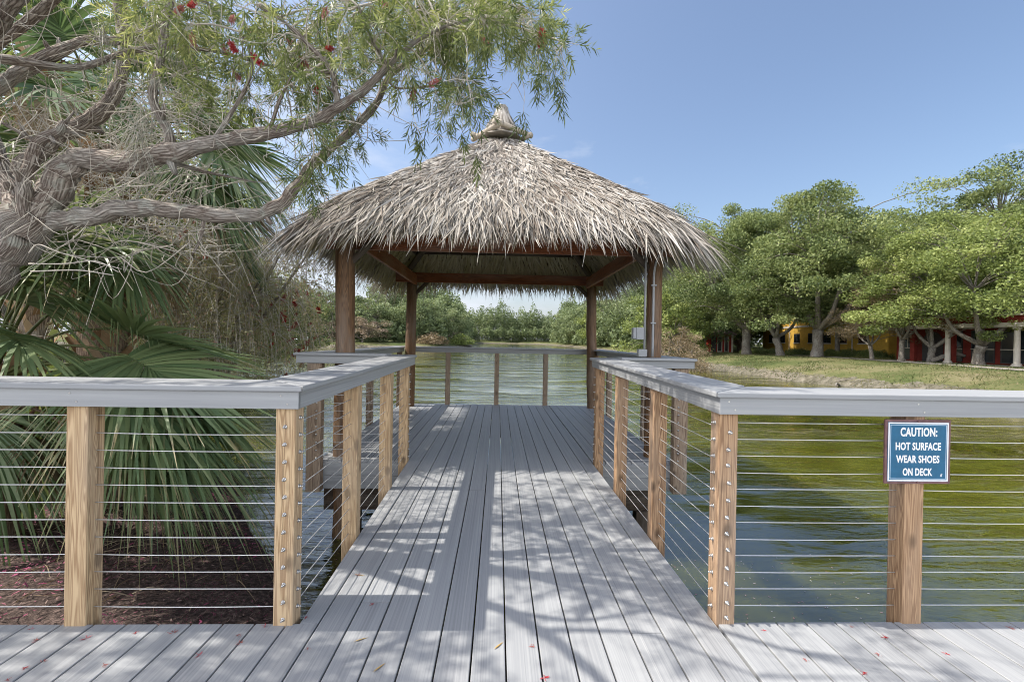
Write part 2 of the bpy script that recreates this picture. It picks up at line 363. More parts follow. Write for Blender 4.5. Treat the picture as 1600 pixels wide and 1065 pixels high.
lowm=q.math('LESS_THAN',q.math('ADD',sp.outputs[2],q.math('MULTIPLY',q.math('SUBTRACT',n2,.5),.7)),-.42)
c=q.mix(q.math('MULTIPLY',lowm,.8),grass,mud); c=q.mix(isn,c,mulch); q.color(c).bump(q.math('ADD',n3,q.noise(pos,40,4)),.8,.03)
M_ground=q.m
g=b.build('ground',M_ground,smooth=True); g['kind']='structure'; g['label']='grassy lake banks, with dark petal strewn mulch beside the boardwalk'

q=Mat('lake_water',.03,.5); q.b.inputs['IOR'].default_value=2.15; q.b.inputs['Subsurface Weight'].default_value=1.0; q.b.inputs['Subsurface Radius'].default_value=(1,1,.7); q.b.inputs['Subsurface Scale'].default_value=1.6
pos=q.n('ShaderNodeNewGeometry').outputs['Position']
murk=q.ramp(q.noise(pos,.12,4),[(.35,(.050,.056,.006)),(.65,(.095,.095,.007))]); q.color(murk)
w1=q.noise(pos,1,3,.55,(.75,2.6,1),.6); w2=q.noise(pos,1,4,.6,(2.6,7.5,1),.4); w3=q.noise(pos,1,2,.5,(.25,.6,1))
calm=q.ramp(w3,[(.38,(.10,.10,.10)),(.62,(1,1,1))])
hgt=q.math('MULTIPLY',q.math('ADD',q.math('MULTIPLY',w1,1.0),q.math('MULTIPLY',w2,.38)),calm)
q.bump(hgt,.45,.10); M_water=q.m
b=MB(); b.add([(-900,-200,WZ),(900,-200,WZ),(900,1500,WZ),(-900,1500,WZ)],np.array([(0,1,2,3)])); g=b.build('water',M_water); g['kind']='structure'; g['label']='green brown lake with small ripples'
# ------------------------------------------------------------------ boardwalk and gazebo platform
PW=.1445; GX0=.0556
def edgeL(y): return -.897-.0246*(y-2.07)
bw=thing('boardwalk','grey composite plank boardwalk leading straight out to the thatched hut','boardwalk',(0,2,0))
dk=MB(); jr=np.random.default_rng(3)
def plank(x0,x1,y0,y1,x0b=None):
    "one plank with tiny eased edges, cut at y0 and y1"
    e=.0025; th=.026; t=jr.random()
    if x0b is None: x0b=x0
    P=[(x0,y0),(x1,y0),(x1,y1),(x0b,y1)]
    v=[(x,y,-e) for x,y in P]+[(x0+e,y0,0),(x1-e,y0,0),(x1-e,y1,0),(x0b+e,y1,0)]+[(x,y,-th) for x,y in P]
    f=np.array([(4,5,6,7),(0,1,5,4),(1,2,6,5),(2,3,7,6),(3,0,4,7),(8,9,1,0),(9,10,2,1),(10,11,3,2),(11,8,0,3)])
    v=np.array(v); o=jr.uniform(-40,40,3); dk.add(v,f,t,np.stack([v[:,0]-x0,v[:,2],v[:,1]],1)+o)
joints={-5:[2.24],-4:[3.3],-2:[3.9],2:[4.4],4:[2.0],5:[2.68],-6:[4.1]}
gapw=.0072
for i in range(-42,42):
    x0=GX0+PW*i+gapw/2; x1=x0+PW-gapw
    if x1<edgeL(3) and i<-7 or x0>1.055-.02:
        plank(x0,x1,-1.6 if jr.random()<.5 else -1.6,2.072); continue
    xa=x0; xb=None; xe=min(x1,1.055)
    cuts=[-1.6]+sorted(c for c in joints.get(i,[]) if c<4.6)+[9.03]
    for a,c in zip(cuts[:-1],cuts[1:]):
        if i==-7:   # the tapering outer plank
            plank(x0,xe,-1.6,2.072); plank(max(x0,edgeL(2.1)),xe,2.075,4.84,max(x0,edgeL(4.84))); plank(x0,xe,4.843,9.03); break
        plank(x0,xe,a+(.002 if a>-1 else 0),c-(.002 if c<4.8 else 0))
dk.build('decking',M_deck,bw)
d2=dk; dk=MB()
gp=thing('gazebo_platform','wider grey plank platform over the water beneath the thatched hut','platform',(0,6.9,0))
for side in (-1,1):
    dk=MB()
    for i in range(-14,14):
        x0=GX0+PW*i+gapw/2; x1=x0+PW-gapw
        if -7<=i<=6 or (i<0)!=(side<0): continue
        x0=max(x0,-1.93); x1=min(x1,1.97)
        if x1-x0<.03: continue
        plank(x0,x1,4.843,9.03)
    dk.build('decking',M_deck,gp)

b=MB()
for z0,z1 in ((-.162,-.024),(-.305,-.166)):
    b.box(-1.93,-1.03,4.815,4.84,z0,z1,0); b.box(1.09,1.97,4.815,4.84,z0,z1,0)
    b.box(-1.955,-1.931,4.80,9.05,z0,z1,1); b.box(1.971,1.995,4.80,9.05,z0,z1,1); b.box(-1.93,1.97,9.032,9.056,z0,z1,0)
b.build('fascia',M_deck,gp,bevel=.002)
b=MB()
for x in (-1.88,-1.3,-.7,0,.7,1.3,1.92): b.box(x-.02,x+.02,4.85,9.02,-.30,-.03,1)
b.build('joist',M_dark,gp)
for y in (5.05,8.75): 
    bb=MB(); bb.box(-1.92,1.95,y-.05,y+.05,-.60,-.306,0); bb.build('girder',M_dark,gp)
b=MB()
for x in (-.82,-.4,0,.45,.97): b.box(x-.02,x+.02,2.1,4.80,-.24,-.03,1)
b.box(-6,6,2.03,2.066,-.26,-.03,0)
for y in (-1.2,-.4,.4,1.2,2.0): b.box(-6,6,y-.02,y+.02,-.24,-.03,0)
b.build('joist',M_dark,bw)
for y in (3.4,4.7):
    bb=MB(); bb.box(-.88,1.02,y-.04,y+.04,-.46,-.245,0); bb.build('girder',M_dark,bw)
for x,y in ((-.75,4.7),(.9,4.7),(-.7,3.4),(.88,3.4)):
    bb=MB(); bb.tube([(x,y,-2),(x,y,-.465)],.085,12,.3); bb.build('piling',M_dark,bw,True)
for x,y in ((-1.6,5.05),(1.68,5.05),(-1.6,8.75),(1.68,8.75)):
    bb=MB(); bb.box(x-.07,x+.07,y-.07,y+.07,-2,-.605); bb.build('piling',M_dark,gp)
# rim board under the long edges of the walkway
for sidebd in (0,):
  b=MB(); b.solid([(edgeL(2.1)+.002,2.09,-.20),(edgeL(2.1)+.03,2.09,-.20),(edgeL(4.8)+.002,4.8,-.20),(edgeL(4.8)+.03,4.8,-.20),
   (edgeL(2.1)+.002,2.09,-.028),(edgeL(2.1)+.03,2.09,-.028),(edgeL(4.8)+.002,4.8,-.028),(edgeL(4.8)+.03,4.8,-.028)],np.array([(0,2,3,1),(4,5,7,6),(0,1,5,4),(2,6,7,3),(0,4,6,2),(1,3,7,5)]),1)
b.build('rim_board',M_dark,bw); b=MB(); b.box(1.025,1.053,2.09,4.8,-.20,-.028,1); b.build('rim_board',M_dark,bw)

# ------------------------------------------------------------------ railings
fit=MB()     # one cable fitting: washer, hex nut and stud, pointing along -Y
fit.tube([(0,0,0),(0,-.003,0)],.0095,12); fit.tube([(0,-.003,0),(0,-.0105,0)],.0068,6); fit.tube([(0,-.0105,0),(0,-.019,0)],.0038,8)
FIT=fit.mesh('cable_fitting',M_bolt,True)
SCREW=MB(); SCREW.tube([(0,.001,0),(0,-.0012,0)],.0042,8); SCREW=SCREW.mesh('screw',M_bolt)
def railing(name,label,loc,caps,aprons,posts,cables,fits=(),wood=None,screws=(),grp='cable railings of the boardwalk and hut'):
    r=thing(name,label,'railing',loc,grp)
    b=MB()
    for poly,ax in caps: b.prism(poly,.027,ax)
    b.build('top_cap',M_deck,r,bevel=.006)
    b=MB()
    for v,ax in aprons: b.solid(v,np.array([(0,2,3,1),(4,5,7,6),(0,1,5,4),(2,6,7,3),(0,4,6,2),(1,3,7,5)]),ax)
    rb=b.build('rail_board',M_deck,r,bevel=.002)
    if screws:
        for x,y,z,rz in screws: child('screw',SCREW,rb,Vector((x,y,z))-wloc(rb),(0,0,rz))
    ps=[]
    for (x0,x1,y0,y1,z0,z1) in posts:
        b=MB(); b.box(x0,x1,y0,y1,z0,z1,2); ps.append(b.build('post',wood or M_post,r,bevel=.004))
    for a,c in cables:
        a=np.array(a); c=np.array(c); n=7; t=np.linspace(0,1,n)[:,None]; sag=np.random.default_rng(int(abs(a.sum()*1000))).uniform(.000,.006)
        p=a+(c-a)*t; p[:,2]-=(sag*4*t*(1-t))[:,0]
        b=MB(); b.tube(p,.0024,6,.5); b.build('cable',M_steel,r,True)
    for k,p,rz in fits:
        po=ps[k]; child('cable_fitting',FIT,po,Vector(p)-wloc(po),(0,0,rz))
    return r
def seg(x0,x1,y0,y1,z0a,z1a,z0b=None,z1b=None,along=0):
    "box whose heights may differ between its two ends"
    z0b=z0a if z0b is None else z0b; z1b=z1a if z1b is None else z1b
    V=[]
    for lv in (0,1):
        for y in (y0,y1):
            for x in (x0,x1):
                e=(x==x1) if along==0 else (y==y1)
                V.append((x,y,((z0a,z1a),(z0b,z1b))[e][lv]))
    return V,along
ZC=1.106; ZE=1.150; CT=.027
rows=[.064+.0806*k for k in range(12)]
yc=2.105
# front, left of the walkway opening
xl=[-.9975,-1.9,-2.85,-3.8,-4.75]
posts=[(-1.014,-.925,2.06,2.149,-.35,1.078)]+[(x-.0475,x+.0475,2.06,2.149,-.35,1.078) for x in xl[1:]]
cab=[]
for z in rows:
    xs=[-.93,-1.9,-2.85,-3.8,-4.75,-6.2]
    for a,c in zip(xs[:-1],xs[1:]): cab.append(((a,yc,z),(c,yc,z)))
fits=[(0,(-.925,yc,z),R(90)) for z in rows]+[(0,(-.969+jr.uniform(-.003,.003),2.06,z-.036),0) for z in rows]
railing('railing','front railing on the left, in front of the palm fronds',(-3,2.1,0),
  [([(-6.2,2.02,ZC),(-.88,2.02,ZC),(-1.175,2.305,ZC),(-6.2,2.305,ZC)],0)],
  [seg(-6.2,-.902,2.036,2.059,1.0,ZC-CT),seg(-6.2,-.93,2.15,2.173,1.0,ZC-CT)],posts,cab,fits,None,[(x+dx,2.036,1.0+dz,0) for x in (-.97,-1.9,-2.85) for dx,dz in ((-.012,.06),(.018,.022))])
# front, right of the opening
posts=[(1.058,1.147,2.06,2.149,-.35,1.078)]+[(x-.0475,x+.0475,2.06,2.149,-.35,1.078) for x in (2.0155,2.97,3.92,4.87)]
cab=[]
for z in rows:
    xs=[1.08,2.0155,2.97,3.92,4.87,6.2]
    for a,c in zip(xs[:-1],xs[1:]): cab.append(((a,yc,z),(c,yc,z)))
fits=[(0,(1.058,yc,z),R(-90)) for z in rows]+[(0,(1.103+jr.uniform(-.005,.005),2.06,z-.036+jr.uniform(-.006,.006)),0) for z in rows]
RW=M_postr
railing('railing','front railing on the right, carrying the blue caution sign',(3,2.1,0),
  [([(1.022,2.02,ZC),(6.2,2.02,ZC),(6.2,2.305,ZC),(1.32,2.305,ZC)],0)],
  [seg(1.046,6.2,2.036,2.059,1.0,ZC-CT),seg(1.09,6.2,2.15,2.173,1.0,ZC-CT)],posts,cab,fits,RW,[(x+dx,2.036,1.0+dz,0) for x in (1.1,2.0155,2.97) for dx,dz in ((-.012,.06),(.018,.022))])
# along the walkway
def zr(y): return ZC+(ZE-ZC)*(y-2.02)/2.83
py=[2.994,3.94,4.80]
wl=[-.966,-.976,-.999]
posts=[(x-.048,x+.048,y-.0445,y+.0445,-.33,zr(y)-.03) for x,y in zip(wl,py)]
cab=[]
for z in rows:
    P=[(-.969,2.149,z-.036)]+[(x,y,z-.03+.01*k) for k,(x,y) in enumerate(zip(wl,py))]
    cab+=list(zip(P[:-1],P[1:]))
fits=[(2,(wl[2]+.048,4.80,z-.01),R(90)) for z in rows]
railing('railing','left railing of the walkway, its inner face in shade',(-1,3.5,0),
  [([(-.88,2.026,ZC+.0),(-.88,4.87,ZE),(-1.165,4.87,ZE),(-1.175,2.312,zr(2.3))],1)],
  [seg(-.925,-.902,2.0365,4.86,1.0,ZC-CT,1.045,ZE-CT,1),seg(-1.047,-1.024,2.175,4.86,1.0,ZC-CT,1.045,ZE-CT,1)],posts,cab,fits)
wr=[1.106,1.108,1.110]
posts=[(x-.046,x+.046,y-.0445,y+.0445,-.42,zr(y)-.03) for x,y in zip(wr,[2.99,3.90,4.76])]
cab=[]
for z in rows:
    P=[(1.103,2.149,z-.036)]+[(x,y,z-.03+.01*k) for k,(x,y) in enumerate(zip(wr,[2.99,3.90,4.76]))]
    cab+=list(zip(P[:-1],P[1:]))
fits=[(2,(wr[2]-.046,4.76,z-.01),R(-90)) for z in rows]
railing('railing','right railing of the walkway, its inner face dappled with sun',(1.1,3.5,0),
  [([(1.02,4.87,ZE),(1.022,2.026,ZC),(1.32,2.314,zr(2.3)),(1.318,4.87,ZE)],1)],
  [seg(1.045,1.06,2.0365,4.86,1.0,ZC-CT,1.05,ZE-CT,1),seg(1.152,1.175,2.175,4.86,1.0,ZC-CT,1.05,ZE-CT,1)],posts,cab,fits,RW)
# gazebo: two short wings, two sides, the back
ZG=1.160; rg=[.05+.083*k for k in range(12)]
def wing(xa,xb,label):
    s=1 if xb>0 else -1
    xp=-1.93 if s<0 else 1.995
    posts=[(xp-.075,xp+.075,4.715,4.804,-.31,ZG-.03)]
    cab=[((xp,4.76,z),(xb if s<0 else xa,4.76,z)) for z in rg]
    fits=[(0,(xp-.03*s,4.715,z),0) for z in rg]
    xi=min(xa,xb); xo=max(xa,xb)
    railing('railing',label,(xp,4.8,0),[([(xi,4.66,ZG),(xo,4.66,ZG),(xo,4.90,ZG),(xi,4.90,ZG)],0)],
      [seg(xi+.02,xo-.02,4.685,4.708,ZG-.107,ZG-CT),seg(xi+.02,xo-.02,4.806,4.828,ZG-.107,ZG-CT)],posts,cab,fits,M_postgrey)
wing(-2.13,-1.168,'short railing wing left of the hut entrance, ending at a round pole')
wing(1.322,2.14,'short railing wing right of the hut entrance, under the conduit pole')
for s,xc,label in ((-1,-1.985,'left side railing of the hut, towards the flowering bush'),(1,2.03,'right side railing of the hut, towards the far lawn')):
    posts=[(xc-.045,xc+.045,y-.045,y+.045,-.31,ZG-.03) for y in (6.0,6.95,7.95,9.0)]
    cab=[((xc,4.80,z),(xc,9.0,z)) for z in rg]
    railing('railing',label,(xc,6.9,0),[([(xc-.14,4.905,ZG),(xc+.14,4.905,ZG),(xc+.14,9.2,ZG),(xc-.14,9.2,ZG)],1)],
      [seg(xc-.069,xc-.046,4.85,9.1,ZG-.107,ZG-CT,along=1),seg(xc+.046,xc+.069,4.85,9.1,ZG-.107,ZG-CT,along=1)],posts,cab,(),M_postgrey)
posts=[(x-.046,x+.046,9.0,9.09,-.31,ZG-.03) for x in (-1.01,-.015,.985)]
cab=[((-1.98,9.045,z),(2.03,9.045,z)) for z in rg]
railing('railing','back railing of the hut, overlooking the open lake',(0,9.05,0),[([(-1.84,8.91,ZG),(1.885,8.91,ZG),(1.885,9.2,ZG),(-1.84,9.2,ZG)],0)],
  [seg(-1.84,1.885,8.972,8.995,ZG-.107,ZG-CT),seg(-1.84,1.885,9.095,9.118,ZG-.107,ZG-CT)],posts,cab,(),M_postgrey)

# ------------------------------------------------------------------ thatched hut
hut=thing('thatched_hut','open tiki hut with a grey palm thatch hip roof on four brown poles','hut',(0,6.9,0))
CX,CY=.0,6.87
PL=[(-1.725,5.03,.104,-.01),(1.815,5.10,.085,.0),(-1.72,8.74,.10,.02),(1.875,8.76,.098,-.04)]
for x,y,r,lean in PL:
    b=MB(); n=14; z=np.linspace(-2,2.62,n); k=np.random.default_rng(int(abs(x*99+y*7)))
    b.tube(np.stack([x+lean*(z-1)/2+k.normal(0,.004,n),np.full(n,y)+k.normal(0,.004,n),z],1),r*(1.04-.02*z)+k.normal(0,.002,n),20,.4,.008)
    b.build('pole',M_pole,hut,True)
def beam(x0,x1,y0,y1,z0,z1,ax,nm='beam'):
    b=MB(); b.box(x0,x1,y0,y1,z0,z1,ax,.3); return b.build(nm,M_beam,hut,bevel=.006)
beam(-2.0,2.05,5.135,5.185,2.34,2.53,0); beam(-2.0,2.05,8.60,8.65,2.415,2.60,0)
beam(-1.63,-1.58,5.19,8.595,2.36,2.55,1); beam(1.70,1.75,5.19,8.595,2.36,2.55,1)
for sx in (-1,1):
    for sy in (-1,1):
        b=MB(); p0=np.array([CX+sx*1.78,CY+sy*1.78,2.62]); p1=np.array([CX+sx*.05,CY+sy*.05,4.3])
        b.tube([p0,p0*.5+p1*.5,p1],.055,10,.3,.03); b.build('hip_rafter',M_dark,hut,True)
for sy,zb in ((-1,0),(1,0)):
    for k in range(3):
        u=.28+.24*k; yy=CY+sy*2.2*(1-u); zz=2.42+u*1.9; h=2.2*(1-u)
        b=MB(); b.tube([(CX-h,yy,zz),(CX,yy,zz+.012),(CX+h,yy,zz)],.028,8,.4,.03); b.build('purlin',M_dark,hut,True)
for sx in (-1,1):
    for k in range(3):
        u=.28+.24*k; xx=CX+sx*2.2*(1-u); zz=2.40+u*1.9; h=2.2*(1-u)
        b=MB(); b.tube([(xx,CY-h,zz),(xx,CY,zz+.012),(xx,CY+h,zz)],.028,8,.4,.03); b.build('purlin',M_dark,hut,True)
for sx,sy in ((-1,1),(1,1),(-1,-1),(1,-1)):   # short braces at the pole heads
    px,py_,_,_=PL[(0 if sx<0 else 1)+(2 if sy>0 else 0)]
    b=MB(); b.tube([(px,py_,2.12),(px-sx*.38,py_,2.5)],.04,8,.3,.03); b.build('brace',M_dark,hut,True)
M_lining=mat_thatch('green_tan_lining',(.26,.21,.12),(.40,.345,.22),(.52,.465,.32),(.64,.60,.46))
# thatch: rows of dead palm leaf blades laid down the four slopes, fanned round the hips
def roof_pt(a,u):
    "a: angle round the roof, u: 0 apex .. 1 eave; superellipse plan, slightly bellied slope"
    c,s=np.cos(a),np.sin(a); n=9.0
    r=(np.abs(c)**n+np.abs(s)**n)**(-1/n); rad=2.26*u
    z=4.50-1.86*u-.09*np.clip((u-.80)/.20,0,1)**2+.015*np.sin(math.pi*u)
    return np.stack([CX+rad*r*c,CY+rad*r*s,z],-1)
def lay(mb,umin,umax,nrow,sp,L0,L1,lift,seed,wid=(.022,.04),tlo=0,thi=1,inset=0.0):
    k=np.random.default_rng(seed)
    for ir in range(nrow):
        u=umin+(umax-umin)*ir/(nrow-1); per=max(8*2.33*u,.6); m=int(per/sp)+6
        a=np.sort(k.uniform(0,2*math.pi,m)) if u>.12 else k.uniform(0,2*math.pi,m)
        # even spread along the square perimeter
        c,s=np.cos(a),np.sin(a); w=1/np.maximum(np.abs(c),np.abs(s))**2; keep=k.random(m)<w/2*1.0+.35; a=a[keep]
        uu=np.clip(u+k.normal(0,.018,len(a)),.02,1.0)
        P=roof_pt(a,uu); P2=roof_pt(a,uu+.05); P3=roof_pt(a+.01,uu)
        D=vnorm(P2-P); T=vnorm(P3-P); N=vnorm(np.cross(T,D)); N*=np.sign(N[:,2:3]+1e-6)
        crn=np.clip((np.minimum(np.abs(c),np.abs(s))/np.maximum(np.abs(c),np.abs(s)))[keep]*2.2-1.2,0,1); L=k.uniform(L0,L1,len(a))*(1+.5*crn*(u>.8))
        Dn=vnorm(D+T*k.normal(0,.30,(len(a),1))+N*(lift+k.normal(0,.075,(len(a),1))))
        Nn=vnorm(N+T*k.normal(0,.55,(len(a),1))+D*k.normal(0,.2,(len(a),1)))
        P=P+N*(k.uniform(-.035,.035,(len(a),1))-inset)
        ti=np.clip(k.normal(.52,.25,len(a))+.10*np.sin(a*7+u*9)+.10*np.sin(a*17-u*23)*np.sin(u*31+a*3),0,1)*(thi-tlo)+tlo
        mb.blades(P,Dn,Nn,L,k.uniform(*wid,len(a)),k.uniform(.03,.16,len(a)) if u<.9 else k.uniform(.05,.30,len(a))*(1+.7*crn),ti,(.7,1,.95,.6,.06),k.normal(0,.07,len(a)))
b=MB()
lay(b,.08,.93,52,.0074,.15,.32,.08,11,(.010,.022))
lay(b,.86,.965,8,.0072,.22,.50,.03,12,(.010,.022))
b.build('thatch_roof',M_thatch,hut)
b=MB(); lay(b,.25,.93,16,.018,.26,.42,-.05,13,(.025,.04),.45,1,.075); b.build('thatch_lining',M_lining,hut)
b=MB(); na=64; nu=8
A=np.linspace(0,2*math.pi,na,endpoint=False)
V=np.concatenate([roof_pt(A,np.full(na,u))-np.array([0,0,.045]) for u in np.linspace(.05,.97,nu)])
f=[]
for r_ in range(nu-1):
    for c_ in range(na): f.append((r_*na+c_,r_*na+(c_+1)%na,(r_+1)*na+(c_+1)%na,(r_+1)*na+c_))
b.add(V,np.array(f),.3); b.build('thatch_light_block',M_under,hut,True)  # closed shell added inside the thatch to stop light leaking through
# roof cap: bound topknot over a square of poles
b=MB(); k=np.random.default_rng(5)
for (rb,zb_,rt_,zt,m) in ((.30,4.50,.085,4.86,420),(.20,4.60,.075,4.93,300)):
    a=k.uniform(0,2*math.pi,m); c,s=np.cos(a),np.sin(a)
    P=np.stack([CX+rt_*c,CY+rt_*s,np.full(m,zt)+k.normal(0,.012,m)],1); Q=np.stack([CX+rb*c,CY+rb*s,np.full(m,zb_)+k.normal(0,.03,m)],1)
    b.blades(P,Q-P,np.stack([c,s,np.full(m,.4)],1),np.linalg.norm(Q-P,axis=1),k.uniform(.015,.028,m),k.uniform(0,.12,m),np.clip(k.normal(.55,.2,m),0,1))
zz=np.linspace(4.40,4.95,9); b.tube(np.stack([np.full(9,CX),np.full(9,CY),zz],1),[.36,.28,.21,.155,.115,.09,.078,.078,.07],20,.45,.03)
b.build('roof_cap',M_thatch,hut)
b=MB(); 
for z in (4.845,4.862,4.879,4.896,4.912): 
    a=np.linspace(0,2*math.pi,25); b.tube(np.stack([CX+.090*np.cos(a),CY+.090*np.sin(a),np.full(25,z)],1),.0095,6,.5,.05,False)
b.build('cap_binding',M_thatch,hut,True)
M_log=mat_wood('grey_log',(.52,.46,.38),(.30,.25,.20),False)
a0=R(38)
for q_ in range(4):
    a=a0+q_*math.pi/2; ux,uy=math.cos(a),math.sin(a); o=.285; z=4.475+.03*(q_%2)
    p0=(CX+ux*o-uy*.37,CY+uy*o+ux*.37,z); p1=(CX+ux*o+uy*.37,CY+uy*o-ux*.37,z)
    b=MB(); b.tube([p0,((p0[0]+p1[0])/2,(p0[1]+p1[1])/2,z),p1],.040,10,.6,.03); b.build('cap_log',M_log,hut,True)
# electrical box and conduits on the front right pole
eb=thing('electrical_box','grey outlet box with two conduits clamped to the front right pole','electrical box',(1.70,5.0,1.40))
b=MB(); b.box(1.575,1.66,4.975,5.045,1.36,1.50,2,.5); b.build('box',M_pvc,eb,bevel=.006)
b=MB(); b.box(1.535,1.574,4.97,5.05,1.365,1.495,2,.5); b.build('cover',M_pvc,eb,bevel=.01)
b=MB(); b.tube([(1.678,5.01,1.16),(1.678,5.01,2.42)],.0135,8,.4); c1=b.build('conduit',M_pvc,eb,True)
b=MB(); b.tube(smooth_path([(1.765,4.985,1.165),(1.765,4.985,1.6),(1.765,4.985,2.0),(1.77,4.985,2.15),(1.80,4.99,2.27),(1.86,5.02,2.36),(1.9,5.05,2.44)],4),.0135,8,.6); c2=b.build('conduit',M_pvc,eb,True)
for z in (1.55,1.98):
    b=MB(); b.box(1.735,1.795,4.966,4.990,z-.009,z+.009,0,.5); b.build('clamp',M_pvc,c2,bevel=.003)
b=MB(); b.box(1.60,1.70,4.97,5.04,1.165,1.25,2,.5); b.build('junction_box',M_pvc,eb,bevel=.005)

# ------------------------------------------------------------------ caution sign
sg=thing('warning_sign','blue caution sign screwed to the front of the right railing post','sign',(2.019,2.05,.8305))
M_blue=mat_plain('sign_blue',(.012,.105,.20),.45,.4,0,.12,30); M_white=mat_plain('sign_white',(.80,.80,.80),.5,.3,0,.05,40)
M_brown=mat_plain('sign_edge',(.16,.085,.085),.55,.3,0,.25,30); M_lblue=mat_plain('sign_line',(.42,.55,.66),.5,.3)
sx0,sx1,sz0,sz1=1.857,2.181,.677,.984
b=MB(); b.box(sx0,sx1,2.050,2.0595,sz0,sz1,0,.5); b.build('backing_board',M_brown,sg,bevel=.002)
def ring(ins,w,y,mat,nm):
    b=MB(); a0_,a1_,c0,c1=sx0+ins,sx1-ins,sz0+ins,sz1-ins; d=.0008
    b.box(a0_,a1_,y-d,y,c1-w,c1,0,.5); b.box(a0_,a1_,y-d,y,c0,c0+w,0,.5); b.box(a0_,a0_+w,y-d,y,c0+w,c1-w,2,.5); b.box(a1_-w,a1_,y-d,y,c0+w,c1-w,2,.5)
    return b.build(nm,mat,sg)
b=MB(); b.box(sx0+.012,sx1-.012,2.0485,2.0498,sz0+.012,sz1-.012,0,.5); b.build('sign_face',M_blue,sg)
ring(.0135,.006,2.0483,M_white,'border'); ring(.0235,.003,2.0483,M_lblue,'border')
b=MB()
for x,z in (((sx0+sx1)/2,sz1-.009),((sx0+sx1)/2,sz0+.009)): b.tube([(x,2.0498,z),(x,2.0465,z)],.005,10,.5)
b.build('screw',M_brown,sg,True)
def lettering(txt,px0,px1,py0,py1,shear=0,bold=.032):
    "text fitted into the given part of the sign (fractions of the board)"
    cu=bpy.data.curves.new('t','FONT'); cu.body=txt; cu.offset=bold; cu.extrude=.02; cu.shear=shear; cu.resolution_u=3; cu.space_character=1.06
    o=bpy.data.objects.new('t',cu); COL.objects.link(o); bpy.context.view_layer.update()
    me=bpy.data.meshes.new_from_object(o.evaluated_get(bpy.context.evaluated_depsgraph_get())); bpy.data.objects.remove(o); bpy.data.curves.remove(cu)
    n=len(me.vertices); co=np.zeros(n*3,np.float32); me.vertices.foreach_get('co',co); co=co.reshape(-1,3)
    lo,hi=co.min(0),co.max(0); W=sx1-sx0; Hh=sz1-sz0
    X=sx0+W*(px0+(px1-px0)*(co[:,0]-lo[0])/(hi[0]-lo[0])); Z=sz1-Hh*(py1+(py0-py1)*(co[:,1]-lo[1])/(hi[1]-lo[1]))
    Y=np.where(co[:,2]>0,2.0475,2.0486)
    v=np.stack([X-2.019,Y-2.05,Z-.8305],1).astype(np.float32); me.vertices.foreach_set('co',v.ravel()); me.update(); me.materials.clear(); me.materials.append(M_white)
    return child('lettering',me,sg)
lettering('CAUTION:',.225,.785,.120,.262); lettering('HOT SURFACE',.155,.845,.352,.475); lettering('WEAR SHOES',.165,.825,.553,.673); lettering('ON DECK',.27,.72,.753,.873)
lettering('R',.84,.872,.835,.885,.4,0)
#--BODY2--
# ------------------------------------------------------------------ trees of the banks
G_oak=[(0,(.05,.075,.032)),(.35,(.12,.165,.062)),(.7,(.22,.27,.105)),(1,(.35,.39,.17))]
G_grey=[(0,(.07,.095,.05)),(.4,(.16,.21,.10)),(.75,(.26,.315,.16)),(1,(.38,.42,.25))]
G_yel=[(0,(.065,.095,.032)),(.4,(.175,.225,.07)),(.75,(.29,.345,.11)),(1,(.41,.45,.18))]
G_dry=[(0,(.11,.085,.05)),(.4,(.22,.17,.10)),(.75,(.32,.25,.165)),(1,(.42,.34,.24))]
G_pink=[(0,(.10,.11,.06)),(.4,(.22,.19,.13)),(.75,(.34,.26,.20)),(1,(.45,.36,.30))]
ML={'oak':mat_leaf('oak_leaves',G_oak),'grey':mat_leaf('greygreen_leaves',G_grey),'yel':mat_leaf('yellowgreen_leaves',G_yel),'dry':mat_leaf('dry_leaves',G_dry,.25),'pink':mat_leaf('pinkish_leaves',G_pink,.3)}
M_obark=mat_bark('oak_bark',(.30,.27,.235),(.09,.078,.066),.35,.7)
def leafcloud(mb,P,size,k,tint,up=.5,asp=.55):
    n=len(P); N=vnorm(k.normal(size=(n,3))+np.array([0,0,up])); D=vnorm(np.cross(N,k.normal(size=(n,3))))
    S=np.cross(N,D); L=(size*k.uniform(.6,1.3,n))[:,None]
    v=np.stack([P-D*L*.5,P+S*L*asp*.5+N*L*.06,P+D*L*.5,P-S*L*asp*.5+N*L*.06],1).reshape(-1,3)
    i=np.arange(n)[:,None]*4+np.arange(4)[None]
    mb.add(v,i,np.repeat(np.clip(tint,0,1),4))
